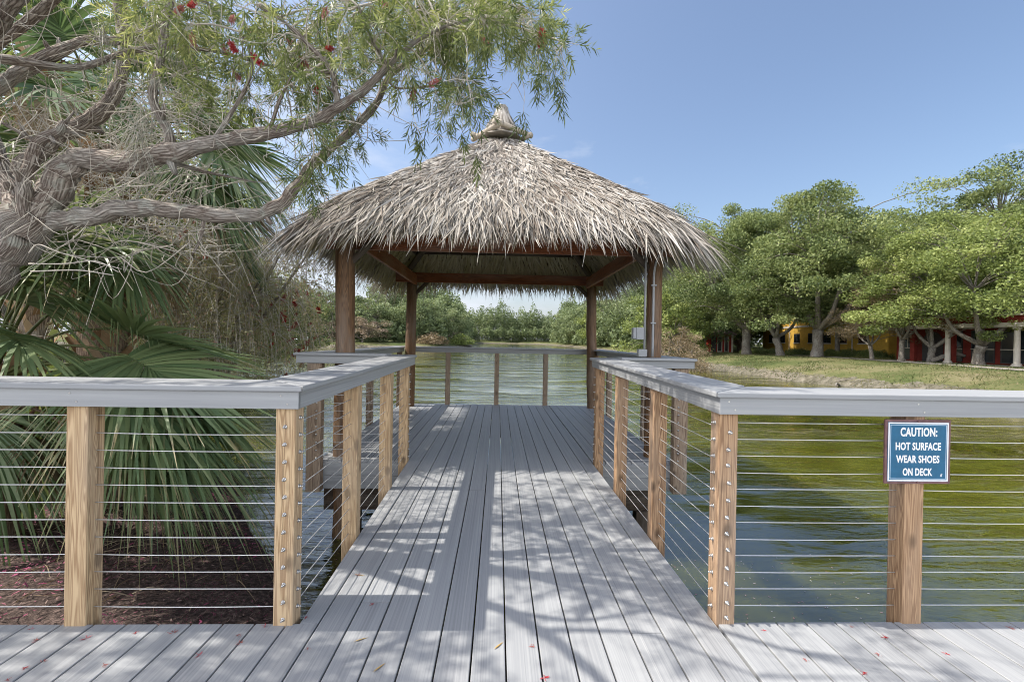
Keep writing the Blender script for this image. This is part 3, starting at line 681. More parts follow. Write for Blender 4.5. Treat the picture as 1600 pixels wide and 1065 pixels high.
def tree_proto(seed,W,Ht,base,ncl,nleaf,leaf,rc,trunk_r,lean=0,flat=.55,droop=0.0,forks=5,gap=.0,dense=1.0):
    """crown W wide from height base to Ht; returns (trunk mesh builder, crown mesh builder)"""
    k=np.random.default_rng(seed); t=MB(); c=MB()
    hc=(Ht-base)
    # leaf cluster centres: a shell of bulges with hollows between
    lob=[(k.uniform(0,6.28),k.uniform(-.2,1.0)) for _ in range(9)]
    cen=[]; tries=0
    while len(cen)<ncl and tries<ncl*40:
        tries+=1
        d=vnorm(k.normal(size=3)); 
        if d[2]<-.55: continue
        bulge=1+.16*math.sin(3*math.atan2(d[1],d[0])+lob[0][0])+.12*math.sin(5*math.atan2(d[1],d[0])+lob[1][0]+4*d[2])+k.normal(0,.06)
        rr=(k.uniform(.50,1.0)**.55 if k.random()<.78 else k.uniform(.15,.7))*bulge
        p=np.array([d[0]*W/2*rr, d[1]*W/2*rr, base+hc*(.42+.58*d[2]*rr if d[2]>0 else .42+.62*d[2]*rr)])
        if d[2]<0: p[:2]*=(1-min(.9,-d[2])**2)**-.35
        if gap and math.sin(p[0]*1.9+lob[2][0])*math.sin(p[2]*2.3+lob[3][0])*math.sin(p[1]*1.7+lob[4][0])>1-gap: continue
        if cen and min(np.linalg.norm((p-q)*[1,1,1.3]) for q in cen)<rc*.62/dense: continue
        cen.append(p)
    cen=np.array(cen)
    fork=np.array([lean*.3,0,base*.8])
    n=7; zz=np.linspace(0,1,n); tp=np.stack([lean*.3*zz**1.5+k.normal(0,.04,n)*trunk_r*2,k.normal(0,.04,n)*trunk_r*2,fork[2]*zz-(zz==0)*.3],1)
    t.tube(tp,trunk_r*np.array([1.5,1.08,.98,.95,.93,.95,1.0]),10,.5,.04)
    mains=[]
    for f in range(forks):
        a=2*math.pi*f/forks+k.uniform(-.4,.4); rr=k.uniform(.28,.45)*W/2; e=np.array([math.cos(a)*rr+lean*.5,math.sin(a)*rr,base+hc*k.uniform(.15,.5)])
        if f==0: e=np.array([lean*.6,0,base+hc*.55])
        m=(tp[-1]+e)/2+np.array([math.cos(a)*W*.03,math.sin(a)*W*.03,-hc*.03])
        q=smooth_path([(*tp[-1],trunk_r*.62),(*m,trunk_r*.42),(*e,trunk_r*.26)],4); t.tube(q[:,:3],q[:,3],7,.5,.05); mains.append(q)
    allm=np.vstack(mains)
    for p in cen:
        d=np.linalg.norm(allm[:,:3]-p,axis=1)+ (allm[:,2]>p[2])*1.0; s=allm[d.argmin()]
        mid=(s[:3]+p)/2+np.array([0,0,.12*np.linalg.norm(s[:3]-p)])+k.normal(0,.1,3)
        q=smooth_path([(*s[:3],min(s[3]*.6,trunk_r*.22)),(*mid,trunk_r*.11),(*p,trunk_r*.04)],3); t.tube(q[:,:3],q[:,3],4,.5,0,False)
    tint0=k.normal(.5,.18,len(cen))
    m=nleaf//len(cen)
    for p,ti in zip(cen,tint0):
        r=rc*k.uniform(.7,1.25); mm=int(m*k.uniform(.7,1.3))
        d=vnorm(k.normal(size=(mm,3))); rad=r*k.random((mm,1))**.42
        q=p+d*rad*np.array([1,1,flat]); q[:,2]-=droop*np.abs(k.normal(0,1,mm))*r
        leafcloud(c,q,leaf,k,k.normal(ti,.2,mm),.55)
    return t,c
PROTO={}
def proto(key,mat,**kw):
    t,c=tree_proto(**kw); PROTO[key]=(t.mesh('trunk',M_obark,True),c.mesh('crown',ML[mat]))
proto('dome','oak',seed=21,W=13.5,Ht=13.4,base=2.8,ncl=175,nleaf=85000,leaf=.20,rc=1.4,trunk_r=.42,forks=6)
proto('dome2','oak',seed=22,W=11.5,Ht=10.6,base=2.3,ncl=140,nleaf=62000,leaf=.19,rc=1.25,trunk_r=.33,forks=5,lean=1.2)
proto('light','yel',seed=23,W=10,Ht=10,base=1.6,ncl=140,nleaf=62000,leaf=.16,rc=1.0,trunk_r=.26,forks=5,lean=-1.0,gap=.25)
proto('dry','dry',seed=24,W=6,Ht=7.0,base=2.0,ncl=50,nleaf=9000,leaf=.14,rc=.8,trunk_r=.17,forks=5,droop=.25,gap=.3,lean=.8)
proto('weep','dry',seed=25,W=5.6,Ht=4.8,base=1.0,ncl=60,nleaf=12000,leaf=.12,rc=.65,trunk_r=.16,forks=6,droop=.35)
proto('sparse','oak',seed=26,W=10,Ht=15,base=4.5,ncl=110,nleaf=32000,leaf=.19,rc=1.15,trunk_r=.32,forks=6,gap=.15,flat=.4)
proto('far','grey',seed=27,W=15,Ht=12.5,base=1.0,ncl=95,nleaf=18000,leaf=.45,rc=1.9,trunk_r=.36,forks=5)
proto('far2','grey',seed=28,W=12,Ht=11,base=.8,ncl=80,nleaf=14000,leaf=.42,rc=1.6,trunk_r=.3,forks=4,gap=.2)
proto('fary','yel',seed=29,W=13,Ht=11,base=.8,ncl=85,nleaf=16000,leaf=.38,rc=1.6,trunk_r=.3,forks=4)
proto('pink','pink',seed=30,W=11,Ht=6.2,base=.9,ncl=55,nleaf=7000,leaf=.36,rc=1.3,trunk_r=.2,forks=6)
def tree(key,x,y,label,rot=0,sc=1,scz=None,name='oak_tree',cat='tree',group=None,crownmat=None,sink=.05,z=None):
    z=gz(x,y)-sink if z is None else z
    r=thing(name,label,cat,(x,y,z),group,rot); r.scale=(sc,sc,scz or sc)
    child('trunk',PROTO[key][0],r); child('crown',PROTO[key][1],r); return r
def px(x,d): return (x-777)/FPX*d
BT='trees on the right bank'
tree('dome',px(1287,39),39,'largest dome-shaped oak on the right lawn, thick dark trunk near the water',.6,1.06,1.11,group=BT)
tree('dome2',px(1226,43),43,'oak with a forked pale trunk before the yellow wall, left of the largest dome-shaped oak',2.2,1.05,.98,group=BT)
tree('dome',px(1172,47),47,'tall spreading oak beside the small red pavilion',4.0,1.05,1.22,group=BT)
tree('dome',px(1118,64),64,'very tall oak behind the small red pavilion, nearest the hut roof',5.1,1.2,1.28,group=BT)
tree('dome',px(1450,47),47,'tall rounded oak rising behind the yellow building, right of the biggest dome',2.5,1.0,1.17,group=BT)
tree('light',px(1553,27),27,'yellow green oak in front of the red storefront at the right edge of the view',1.1,1.08,.98,group=BT)
tree('light',px(1474,29.5),29.5,'leaning slender oak in front of the dark arched doorway',3.4,.82,.80,group=BT)
tree('sparse',px(1585,38),38,'tallest thin-crowned tree standing above the roofs at far right',.3,1.15,1.18,name='open_crown_tree',group=BT)
tree('light',px(1612,34),34,'broad oak partly out of view behind the red storefront at the right edge',.9,1.2,1.15,group=BT)
tree('dome2',px(1500,45),45,'oak behind the red storefront, left of the tallest thin-crowned tree',1.9,1.05,1.2,group=BT)
tree('dry',px(1425,31),31,'thin tree with dry brown leaves between the yellow and red buildings',.5,.98,1.0,name='dry_leaved_tree',group=BT)
tree('dry',px(1378,33.5),33.5,'low weeping brown tree in front of the yellow wall window',3.0,.85,.72,name='dry_leaved_tree',group=BT)
tree('weep',px(1064,35.5),35.5,'small brownish weeping tree at the water, behind the electrical box pole',1.0,.92,.98,name='weeping_tree',group=BT)
tree('fary',px(1045,52),52,'yellow green tree rising behind the small brownish weeping tree',.2,.72,.78,group=BT)
tree('dome2',px(1130,92),92,'tall oak rising behind the small red pavilion',1.4,1.5,1.6,group=BT)
tree('dome2',px(1088,60),60,'high-crowned oak just right of the hut roof, above the small red pavilion',2.9,1.0,1.28,group=BT)
# the row along the right bank, going away
ordn=['nearest','second','third','fourth','fifth','sixth','seventh','eighth','ninth','tenth']
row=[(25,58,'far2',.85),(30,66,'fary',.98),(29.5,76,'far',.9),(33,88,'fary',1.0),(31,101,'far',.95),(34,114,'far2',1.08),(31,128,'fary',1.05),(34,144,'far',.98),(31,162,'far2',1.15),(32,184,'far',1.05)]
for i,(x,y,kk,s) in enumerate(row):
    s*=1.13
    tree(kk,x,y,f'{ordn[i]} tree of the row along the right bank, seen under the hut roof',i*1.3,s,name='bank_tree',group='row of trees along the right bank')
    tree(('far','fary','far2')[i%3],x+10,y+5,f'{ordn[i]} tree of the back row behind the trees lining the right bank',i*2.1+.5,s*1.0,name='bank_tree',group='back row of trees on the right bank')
# the left shore beyond the water
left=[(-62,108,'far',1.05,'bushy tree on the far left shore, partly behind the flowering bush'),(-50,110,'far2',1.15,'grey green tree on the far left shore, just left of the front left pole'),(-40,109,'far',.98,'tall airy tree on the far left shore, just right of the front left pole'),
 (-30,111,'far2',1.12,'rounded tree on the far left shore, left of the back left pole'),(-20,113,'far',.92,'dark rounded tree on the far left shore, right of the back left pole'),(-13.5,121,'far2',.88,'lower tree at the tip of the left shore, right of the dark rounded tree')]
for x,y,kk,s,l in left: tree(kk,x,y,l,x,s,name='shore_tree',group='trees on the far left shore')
tree('pink',-31,102,'low pinkish brown tree leaning over the far left bank',.4,1.0,.85,name='pinkish_tree',group='trees on the far left shore')
tree('pink',-40,102.5,'small pinkish bush behind the front left pole on the far bank',2.4,.7,.7,name='pinkish_tree',group='trees on the far left shore')
# far end of the lake: reads as one wood
fw=MB(); fk=np.random.default_rng(77)
def woodbit(x,y,w,h):
    h*=1.6; z0=gz(x,y); n=1700; d=vnorm(fk.normal(size=(n,3))); d[:,2]=np.abs(d[:,2])*1.0-.35*(fk.random(n)<.4)
    P=np.array([x,y,z0+h*.45])+d*np.array([w/2,w/2,h*.55])*(fk.random((n,1))**.3)*(1+.15*np.sin(7*d[:,:1]+x))
    Q=np.array([x,y,z0])+fk.uniform(-1,1,(500,3))*[w*.62,w*.3,0]+np.array([0,0,1.])*(fk.random((500,1))*h*.55); P=np.vstack([P,Q]); P=P[P[:,2]>z0+.3]; leafcloud(fw,P,.95,fk,fk.normal(.45+.12*math.sin(x*3+y),.2,len(P)),.5)
for x in np.arange(-75,95,7.0):
    woodbit(x+fk.uniform(-2,2),254+fk.uniform(0,14)-.0*x,11+fk.uniform(-2,4),11.5+fk.uniform(-3,4))
for x in np.arange(-80,110,8.0): woodbit(x+fk.uniform(-2,2),276+fk.uniform(0,8),13,12.5+fk.uniform(-2,3)); woodbit(x+fk.uniform(-2,2),250+fk.uniform(0,3)-max(0,abs(x-10)-30)*.3,9,5)
for y in np.arange(128,250,9): woodbit(-16-fk.uniform(0,6)-(y-128)*.02,y,10,9.5+fk.uniform(-2,3)); woodbit(-27-fk.uniform(0,6),y,12,11.5+fk.uniform(-2,3))
for y in np.arange(198,250,9): woodbit(31+fk.uniform(0,6),y,12,12+fk.uniform(-2,2)); woodbit(44,y,12,13)
for x in np.arange(-150,-66,9): woodbit(x,112+fk.uniform(0,8),13,12+fk.uniform(-2,3))
for y in np.arange(64,240,6): woodbit(27.5+fk.uniform(0,3)+(y-64)*.02,y,7,3.6+fk.uniform(-1,1.5))
for x in np.arange(-72,-14,5): woodbit(x,107+fk.uniform(0,3)+max(0,x+20),7,4.2+fk.uniform(-1.2,1.2))
for y in np.arange(40,200,8): woodbit(52+fk.uniform(0,8),y,12,10+fk.uniform(-2,2))
for x in np.arange(60,200,11): woodbit(x,120+fk.uniform(0,30)-(x-60)*.3,14,13+fk.uniform(-2,3))
for y in np.arange(30,110,10): woodbit(62+fk.uniform(0,6),y,13,11+fk.uniform(-2,2))
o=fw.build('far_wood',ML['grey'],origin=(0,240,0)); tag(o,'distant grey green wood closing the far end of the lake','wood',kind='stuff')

# shrubs and hedge along the yellow building, bank plants
SHR=[]
for sd_ in range(3):
    k=np.random.default_rng(90+sd_); c=MB(); n=2600
    d=vnorm(k.normal(size=(n,3))); d[:,2]=np.abs(d[:,2]); P=d*np.array([.95,.95,.85])*(k.random((n,1))**.35)*(1+.18*np.sin(5*d[:,:1]+sd_)*np.cos(4*d[:,1:2]))
    leafcloud(c,P,.12,k,k.normal(.5,.2,n),.5); t=MB()
    for _ in range(9):
        a=k.uniform(0,6.28); e=np.array([math.cos(a)*.55,math.sin(a)*.55,.6]); t.tube([(0,0,-.1),tuple(e*.5+[0,0,.05]),tuple(e)],[.025,.016,.007],5)
    SHR.append((t.mesh('stem',M_obark,True),{m:c.mesh('foliage',ML[m]) for m in ('oak','yel','dry')}))
def shrub(x,y,label,m='oak',s=1,sz=None,v=0,rot=0,name='shrub',group=None):
    r=thing(name,label,'shrub',(x,y,gz(x,y)-.03),group,rot); r.scale=(s,s,sz or s); child('stem',SHR[v][0],r); child('foliage',SHR[v][1][m],r); return r
hedge='clipped shrubs along the yellow building'
for i,x in enumerate((1178,1196,1214,1250,1262,1310,1326,1342,1358,1376,1394)):
    d=50-(x-1178)/216*13.0
    tree_side=['under the dark spreading oak','left of the forked pale trunk','by the forked pale trunk','right of the forked pale trunk','left of the thick oak trunk','right of the thick oak trunk','left of the round wooden post','under the yellow wall window','under the low weeping brown tree','right of the low weeping brown tree','by the storefront corner'][i]
    shrub(px(x,d),d,f'low green shrub of the hedge, {tree_side}',('yel','oak','oak')[i%3],1.15+.2*math.sin(i*2.2),.8+.12*math.sin(i*3.1),i%3,i*1.1,group=hedge)
shrub(px(1096,33.0),33.0,'dark green waterside plant below the small brownish weeping tree','oak',.9,.5,1,.3)
shrub(px(1060,41),41,'yellow green shrub at the waterline behind the electrical box','yel',1.3,.9,2,.8)
shrub(px(1040,47),47,'dull green shrub at the waterline left of the conduit pole','oak',1.4,.9,0,1.8)
for i,(x,y,l) in enumerate(((-46,96.5,'dark evergreen shrub at the waterline beside the small dock'),(-16,106.5,'pale shrub hanging over the water at the tip of the left shore'),(-10,117,'grey green shrub at the water, right of the pale overhanging one'))):
    shrub(x,y,l,('oak','dry','yel')[i],4.2,3.0,i,i)
# fallen branch on the bank and the broken limb by the storefront
k=np.random.default_rng(4)
x0,y0=18.7,23.6
for lab,pts in (('bare fallen branch lying forked on the muddy shore',[(x0,y0,gz(x0,y0)+.05,.06),(x0-.35,y0-.3,-.72,.05),(x0-.75,y0-.75,-.83,.03)]),):
    r=thing('fallen_branch',lab,'branch',(x0,y0,gz(x0,y0)))
    b=MB(); q_=smooth_path(pts,4); b.tube(q_[:,:3],q_[:,3],7,.6,.05); b.build('limb',M_obark,r,True)
    b=MB(); q_=smooth_path([(x0-.2,y0-.15,-.62,.03),(x0-.05,y0-.55,-.5,.022),(x0+.35,y0-.85,-.36,.01)],4); b.tube(q_[:,:3],q_[:,3],6,.6); b.build('side_limb',M_obark,r,True)
x0,y0=px(1492,29.0),29.0; z0=gz(x0,y0)
r=thing('broken_limb','pale broken limb arching from the foot of the leaning oak','branch',(x0,y0,z0))
b=MB(); q_=smooth_path([(x0-.5,y0+.2,z0+.12,.13),(x0+.2,y0,z0+.45,.15),(x0+.8,y0-.2,z0+.65,.13),(x0+1.3,y0-.3,z0+.5,.10)],5); b.tube(q_[:,:3],q_[:,3],9,.6,.06); b.build('limb',M_obark,r,True)
b=MB(); q_=smooth_path([(x0+.6,y0-.15,z0+.62,.06),(x0+.9,y0-.1,z0+1.0,.04),(x0+1.3,y0-.1,z0+1.2,.02)],4); b.tube(q_[:,:3],q_[:,3],6,.6,.06); b.build('side_limb',M_obark,r,True)

# ------------------------------------------------------------------ buildings on the right bank
M_yel=mat_plain('yellow_stucco',(.50,.31,.06),.85,.15,0,.12,3); M_red=mat_plain('red_stucco',(.18,.03,.022),.8,.2,0,.18,3); M_cream=mat_plain('cream_trim',(.50,.46,.40),.8,.2,0,.1,4)
M_roof=mat_plain('grey_brown_tiles',(.27,.21,.19),.85,.15,0,.3,5); M_fr=mat_plain('dark_frame',(.05,.045,.045),.5,.3)
q=Mat('window_glass',.06,.6); q.color((.02,.026,.032)); M_glass=q.m
def P3(org,u,v,s,d,z): return (org[0]+u[0]*s+v[0]*d, org[1]+u[1]*s+v[1]*d, org[2]+z)
def obox(org,u,v,s0,s1,d0,d1,z0,z1,nm,mat,par,bev=0,tint=None):
    V=[P3(org,u,v,s,d,z) for z in (z0,z1) for d in (d0,d1) for s in (s0,s1)]
    b=MB(); b.solid(V,np.array([(0,2,3,1),(4,5,7,6),(0,1,5,4),(2,6,7,3),(0,4,6,2),(1,3,7,5)]),0,tint); return b.build(nm,mat,par,bevel=bev)
def frame_for(p0,p1):
    u=np.array([p1[0]-p0[0],p1[1]-p0[1]]); L=np.linalg.norm(u); u/=L; return u,np.array([-u[1],u[0]]),L
def hiproof(org,u,v,s0,s1,d0,d1,z0,h,par,over=.6):
    a,b_,c,d=s0-over,s1+over,d0-over,d1+over; m=(c+d)/2; r=(d-c)/2
    b=MB(); V=[P3(org,u,v,*p) for p in ((a,c,z0),(b_,c,z0),(b_,d,z0),(a,d,z0),(a+r,m,z0+h),(b_-r,m,z0+h),(a,c,z0-.18),(b_,c,z0-.18),(b_,d,z0-.18),(a,d,z0-.18))]
    b.add(V,[[0,1,5,4],[1,2,5],[2,3,4,5],[3,0,4],[6,7,1,0],[7,8,2,1],[8,9,3,2],[9,6,0,3],[9,8,7,6]],.5); return b.build('roof',M_roof,par)
def window(org,u,v,s0,s1,z0,z1,par,nv=1,nh=1,frame=M_fr):
    w=obox(org,u,v,s0,s1,-.035,-.004,z0,z1,'window',frame,par); 
    obox(org,u,v,s0+.07,s1-.07,-.045,-.0355,z0+.07,z1-.07,'pane',M_glass,w)
    for k_ in range(1,nv): s=s0+(s1-s0)*k_/nv; obox(org,u,v,s-.03,s+.03,-.06,-.0455,z0,z1,'mullion',frame,w)
    for k_ in range(1,nh): z=z0+(z1-z0)*k_/nh; obox(org,u,v,s0,s1,-.062,-.047,z-.03,z+.03,'mullion',frame,w)
    obox(org,u,v,s0-.08,s1+.08,-.10,-.004,z0-.10,z0-.003,'sill',M_cream,w); return w
# yellow building: facade from far to near
ya=(38.5,63.0); yb=(33.2,36.5); u,v,L=frame_for(ya,yb); org=(*ya,gz(35,48)-.1)
yb_=thing('yellow_building','yellow two storey building half hidden behind the oaks on the right bank','building',org)
obox(org,u,v,0,L,0,11,0,6.2,'wall',M_yel,yb_); hiproof(org,u,v,0,L,0,11,6.25,2.6,yb_)
for s in (3,6.5,10.5,14,17.3,20.2,23.6):
    window(org,u,v,s-.75,s+.75,1.35,2.45,yb_,2)
    window(org,u,v,s-.75,s+.75,4.1,5.3,yb_,2)
for s in (8.6,15.6,21.9): obox(org,u,v,s-.06,s+.06,-.10,-.003,0,6.0,'downpipe',M_cream,yb_)
obox(org,u,v,0,L,-.06,-.002,3.2,3.4,'string_course',M_cream,yb_)
M_slab=mat_plain('slab_concrete',(.26,.245,.22),.9,.1,0,.15,2)
# red storefront with pale columns
ra=(29.6,33.4); rb=(31.2,19.0); u,v,L=frame_for(ra,rb); org=(*ra,gz(29.5,28)-.02)
rd=thing('red_storefront','red single storey storefront with pale columns and dark windows on the right bank','building',org)
obox(org,u,v,0,L,1.6,9,0,3.25,'wall',M_red,rd); obox(org,u,v,-.2,L+.2,-.25,1.6,2.36,2.62,'fascia',M_cream,rd,.01); obox(org,u,v,-.05,L,0,1.597,2.625,3.05,'parapet',M_red,rd)
obox(org,u,v,-.2,L+.2,-.12,1.59,3.055,3.15,'coping',M_cream,rd,.01)
obox(org,u,v,-.3,L+.3,-.6,1.55,-.12,.04,'floor_slab',M_slab,rd)
hiproof(org,u,v,0,L,1.6,9,3.3,2.0,rd,.5)
org2=P3(org,u,v,0,1.6,0)
for s0,s1 in ((.3,1.5),(3.6,4.5),(5.0,6.3),(6.6,8.1),(9.7,11.3),(11.7,13.6)):
    obox(org2,u,v,s0,s1,-.05,-.003,.12,2.25,'window',M_fr,rd); w=rd.children[-1] if False else None
wn_=[o for o in rd.children if o.name.startswith('window')]
for o,(s0,s1) in zip(wn_,((.3,1.5),(3.6,4.5),(5.0,6.3),(6.6,8.1),(9.7,11.3),(11.7,13.6))):
    obox(org2,u,v,s0+.08,s1-.08,-.062,-.0505,.2,2.17,'pane',M_glass,o)
    for zz_ in (1.0,): obox(org2,u,v,s0,s1,-.08,-.063,zz_-.03,zz_+.03,'mullion',M_cream,o)
    obox(org2,u,v,(s0+s1)/2-.025,(s0+s1)/2+.025,-.082,-.064,1.035,2.2,'mullion',M_cream,o)
# dark arched doorway
b=MB(); a=np.linspace(0,math.pi,13); pts=[(1.9,0)]+[(2.6-.7*math.cos(t),1.35+.85*math.sin(t)) for t in a]+[(3.3,0)]
V=[P3(org2,u,v,s,-.02,z) for s,z in pts]+[P3(org2,u,v,s,-.003,z) for s,z in pts]; n=len(pts)
b.add(V,[list(range(n))[::-1],list(range(n,2*n))]+[[i,(i+1)%n,(i+1)%n+n,i+n] for i in range(n)],.5); b.build('doorway',M_fr,rd)
for s in (1.72,4.75,8.4,9.3,11.5,14.0):
    b=MB(); zz_=np.array([.04,.12,.121,.20,.201,2.2,2.201,2.28,2.281,2.355]); rr_=np.array([.24,.24,.20,.20,.15,.135,.17,.17,.21,.21])
    c_=P3(org,u,v,s,.05,0); b.tube([(c_[0],c_[1],org[2]+z) for z in zz_],rr_,16,.5); b.build('column',M_cream,rd)
for s in (2.05,4.55,8.75,11.8): obox(org,u,v,s,s+.30,.35,.62,.045,2.355,'pilaster',M_red,rd)
obox(org2,u,v,1.62,1.88,-1.3,-.003,2.65,3.9,'chimney',M_red,rd)
# small red pavilion further along
pa=(26.3,55.6); pb=(29.2,53.9); u,v,L=frame_for(pa,pb); org=(*pa,gz(27.8,54.5)-.02)
M_redl=mat_plain('bright_red_stucco',(.36,.035,.025),.8,.2,0,.18,3)
pv=thing('red_pavilion','small red pavilion with a hipped roof and white corner posts behind the trees','building',org)
obox(org,u,v,.2,L-.2,.7,3.0,0,2.25,'wall',M_redl,pv); hiproof(org,u,v,0,L,0,3.2,2.44,1.0,pv,.25)
for s in (.12,L-.12): obox(org,u,v,s-.10,s+.10,0,.2,0,2.25,'corner_post',M_cream,pv)
obox(org,u,v,0,L,0,3.1,2.255,2.43,'fascia',M_cream,pv)
o2=P3(org,u,v,0,.7,0)
for s0,s1 in ((1.5,2.1),(2.3,2.85)):
    w=obox(o2,u,v,s0,s1,-.05,-.003,0,2.1,'door',M_cream,pv); obox(o2,u,v,s0+.12,s1-.12,-.07,-.051,.2,1.98,'pane',M_glass,w)
obox(o2,u,v,.8,1.4,-.04,-.003,0,2.1,'doorway',M_fr,pv)
# round wooden post by the yellow wall and a path along the storefront
b=MB(); x0,y0=px(1320,41.5),41.5; z0=gz(x0,y0); b.tube([(x0,y0,z0-.2),(x0,y0,z0+2),(x0,y0,z0+4.6)],[.22,.2,.18],12,.4,.02); o=b.build('palm_trunk_post',M_obark,origin=(x0,y0,z0)); o.name='bare_trunk'; tag(o,'straight bare trunk standing against the yellow wall, right of the thick oak','trunk')
b=MB(); s=np.linspace(15,60,40); xs=28.2+.16*(s-26)-.5; zz_=ground_z(xs,s)+.03
V=np.concatenate([np.stack([xs-.6,s,ground_z(xs-.6,s)+.03],1),np.stack([xs+.6,s,ground_z(xs+.6,s)+.03],1)]); n=40
b.add(V,np.array([(i,i+n,i+n+1,i+1) for i in range(n-1)])); o=b.build('path',mat_plain('path_concrete',(.24,.225,.20),.9,.1,0,.12,2)); o['kind']='structure'
# small dock at the far left shore
dx,dy=-41.5,93.5; dc=thing('small_dock','small dark dock with white posts at the far left waterline','dock',(dx,dy,WZ))
b=MB(); b.box(dx-2.6,dx+2.2,dy-.8,dy+1.6,WZ+.55,WZ+.7,0,.4); b.build('platform',M_dark,dc)
M_wh=mat_plain('white_post',(.72,.72,.72),.6)
for x in (-2.4,-.2,2.0):
    b=MB(); b.tube([(dx+x,dy-.6,WZ-.5),(dx+x,dy-.6,WZ+2.1)],.10,8,.5); b.build('post',M_wh,dc,True)
b=MB(); b.box(dx-2.4,dx+2.0,dy-.63,dy-.57,WZ+1.5,WZ+1.6,0,.5); b.build('handrail',M_wh,dc)
# ------------------------------------------------------------------ bottlebrush tree leaning over the boardwalk
M_bb=mat_bark('bottlebrush_bark',(.49,.43,.375),(.135,.10,.082),1.0,1.0,True)
M_twig=mat_plain('grey_twig',(.47,.43,.37),.9,.1,0,.25,20)
M_bl=mat_leaf('bottlebrush_leaves',[(0,(.055,.085,.033)),(.4,(.14,.182,.068)),(.75,(.28,.325,.125)),(1,(.52,.53,.25))],.4,.45)
M_flow=mat_leaf('red_stamens',[(0,(.30,.02,.025)),(.6,(.48,.035,.04)),(1,(.60,.12,.16))],.3)
M_flowp=mat_leaf('faded_stamens',[(0,(.30,.09,.07)),(.6,(.42,.14,.13)),(1,(.5,.22,.24))],.3)
bt=thing('bottlebrush_tree','gnarled bottlebrush tree reaching over the boardwalk with red flowers and narrow leaves','tree',(-3.75,2.75,-.75))
def limb(pts,n=6): 
    p=[(*at(x,y,Y),r*.70) for x,y,Y,r in pts]; return smooth_path(p,n)
k=np.random.default_rng(41)
def lt(q,seg,mb,kn=.05,cr=1):
    # knobbly: low frequency swellings along the limb
    s=np.arange(len(q)); r=q[:,3]*(1+.07*np.sin(s*1.3+q[0,0]*9)+.05*np.sin(s*2.9+q[0,2]*7)); w=q[:,:3]+np.stack([np.sin(s*.9+q[0,1]*5),np.sin(s*.7+q[0,0]*3),np.sin(s*1.1+q[0,2]*4)],1)*np.minimum(.008,q[:,3:]*.10)
    mb.tube(w,r,seg,.5,kn*.3,lump=.05 if seg>=8 else 0)
LIM=[]; TB=MB()
def L(pts,seg=12,kn=.03,n=6):
    q=limb(pts,n); LIM.append(q); lt(q,seg,TB,kn); return q
L([(-220,900,2.75,.27),(-160,640,2.75,.235),(-90,490,2.75,.215),(-10,405,2.75,.19),(38,352,2.75,.18),(62,325,2.75,.16)],22,.03,8)
L([(45,350,2.75,.12),(80,305,2.72,.112),(108,264,2.68,.10),(132,249,2.66,.088),(198,252,2.6,.078),(262,240,2.55,.074),(330,224,2.5,.056),(420,207,2.42,.047),(490,190,2.35,.041),(528,168,2.32,.036),(570,140,2.3,.028),(606,104,2.3,.023),(640,72,2.3,.018),(680,48,2.3,.012),(735,30,2.3,.007)],18,.03)
L([(40,356,2.78,.125),(90,345,2.76,.085),(135,340,2.74,.075),(190,326,2.72,.070),(250,326,2.70,.066),(320,334,2.72,.060),(395,336,2.75,.056),(438,319,2.78,.054),(468,286,2.8,.047),(492,254,2.8,.041),(540,212,2.8,.036),(586,165,2.8,.031),(606,122,2.8,.027),(640,96,2.8,.022),(668,78,2.8,.015),(720,92,2.8,.008)],18,.03)
L([(40,340,2.8,.12),(20,300,2.85,.09),(0,262,2.9,.075),(-25,190,2.95,.07),(-40,100,3,.06),(-60,-80,3,.06)],16,.03)
L([(15,300,2.9,.085),(55,240,3.0,.072),(105,206,3.1,.074),(158,176,3.15,.07),(186,130,3.2,.058),(194,70,3.2,.048),(186,0,3.2,.055),(200,-120,3.2,.045)],14,.03)
L([(-40,160,2.9,.068),(0,132,2.9,.062),(60,98,2.85,.055),(125,66,2.8,.04),(190,62,2.75,.033),(250,40,2.7,.018)],12,.03)
L([(262,240,2.55,.05),(266,216,2.54,.036),(252,185,2.52,.033),(238,150,2.5,.03),(250,100,2.5,.03),(256,48,2.5,.028),(270,-10,2.5,.024),(300,-120,2.4,.016)],10,.03)
L([(528,168,2.32,.028),(524,140,2.3,.022),(516,108,2.3,.018),(484,72,2.3,.015),(448,38,2.3,.013),(402,8,2.3,.010)],8,.02)
L([(40,345,2.7,.055),(38,300,2.62,.05),(40,275,2.6,.045),(62,222,2.58,.040),(92,205,2.57,.034),(100,190,2.57,.022)],10,.02)
L([(60,222,2.58,.02),(40,212,2.56,.016),(0,190,2.54,.012)],6)
L([(606,122,2.8,.014),(622,138,2.78,.010),(690,134,2.75,.008),(730,140,2.75,.005)],6)
L([(640,96,2.8,.013),(690,62,2.75,.011),(745,40,2.7,.009),(790,35,2.65,.006),(850,60,2.6,.004)],6)
L([(606,104,2.3,.012),(580,60,2.25,.010),(560,10,2.2,.008)],6)
L([(668,78,2.8,.012),(700,110,2.75,.008),(745,150,2.7,.005)],6)
L([(330,224,2.5,.022),(372,160,2.5,.016),(395,100,2.48,.012),(375,50,2.45,.008)],6)
L([(420,207,2.42,.018),(440,150,2.4,.013),(470,95,2.4,.008)],6)
L([(190,262,2.6,.03),(250,252,2.62,.022),(320,268,2.66,.014),(400,285,2.7,.006)],6)     # dead spur drooping under the limb
L([(320,334,2.72,.02),(314,370,2.75,.014),(300,400,2.8,.008)],6)
L([(-40,100,3,.05),(60,20,2.7,.04),(180,-90,2.3,.03),(330,-190,1.9,.02)],8)
L([(186,0,3.2,.04),(260,-70,2.7,.028),(420,-130,2.2,.018)],8)
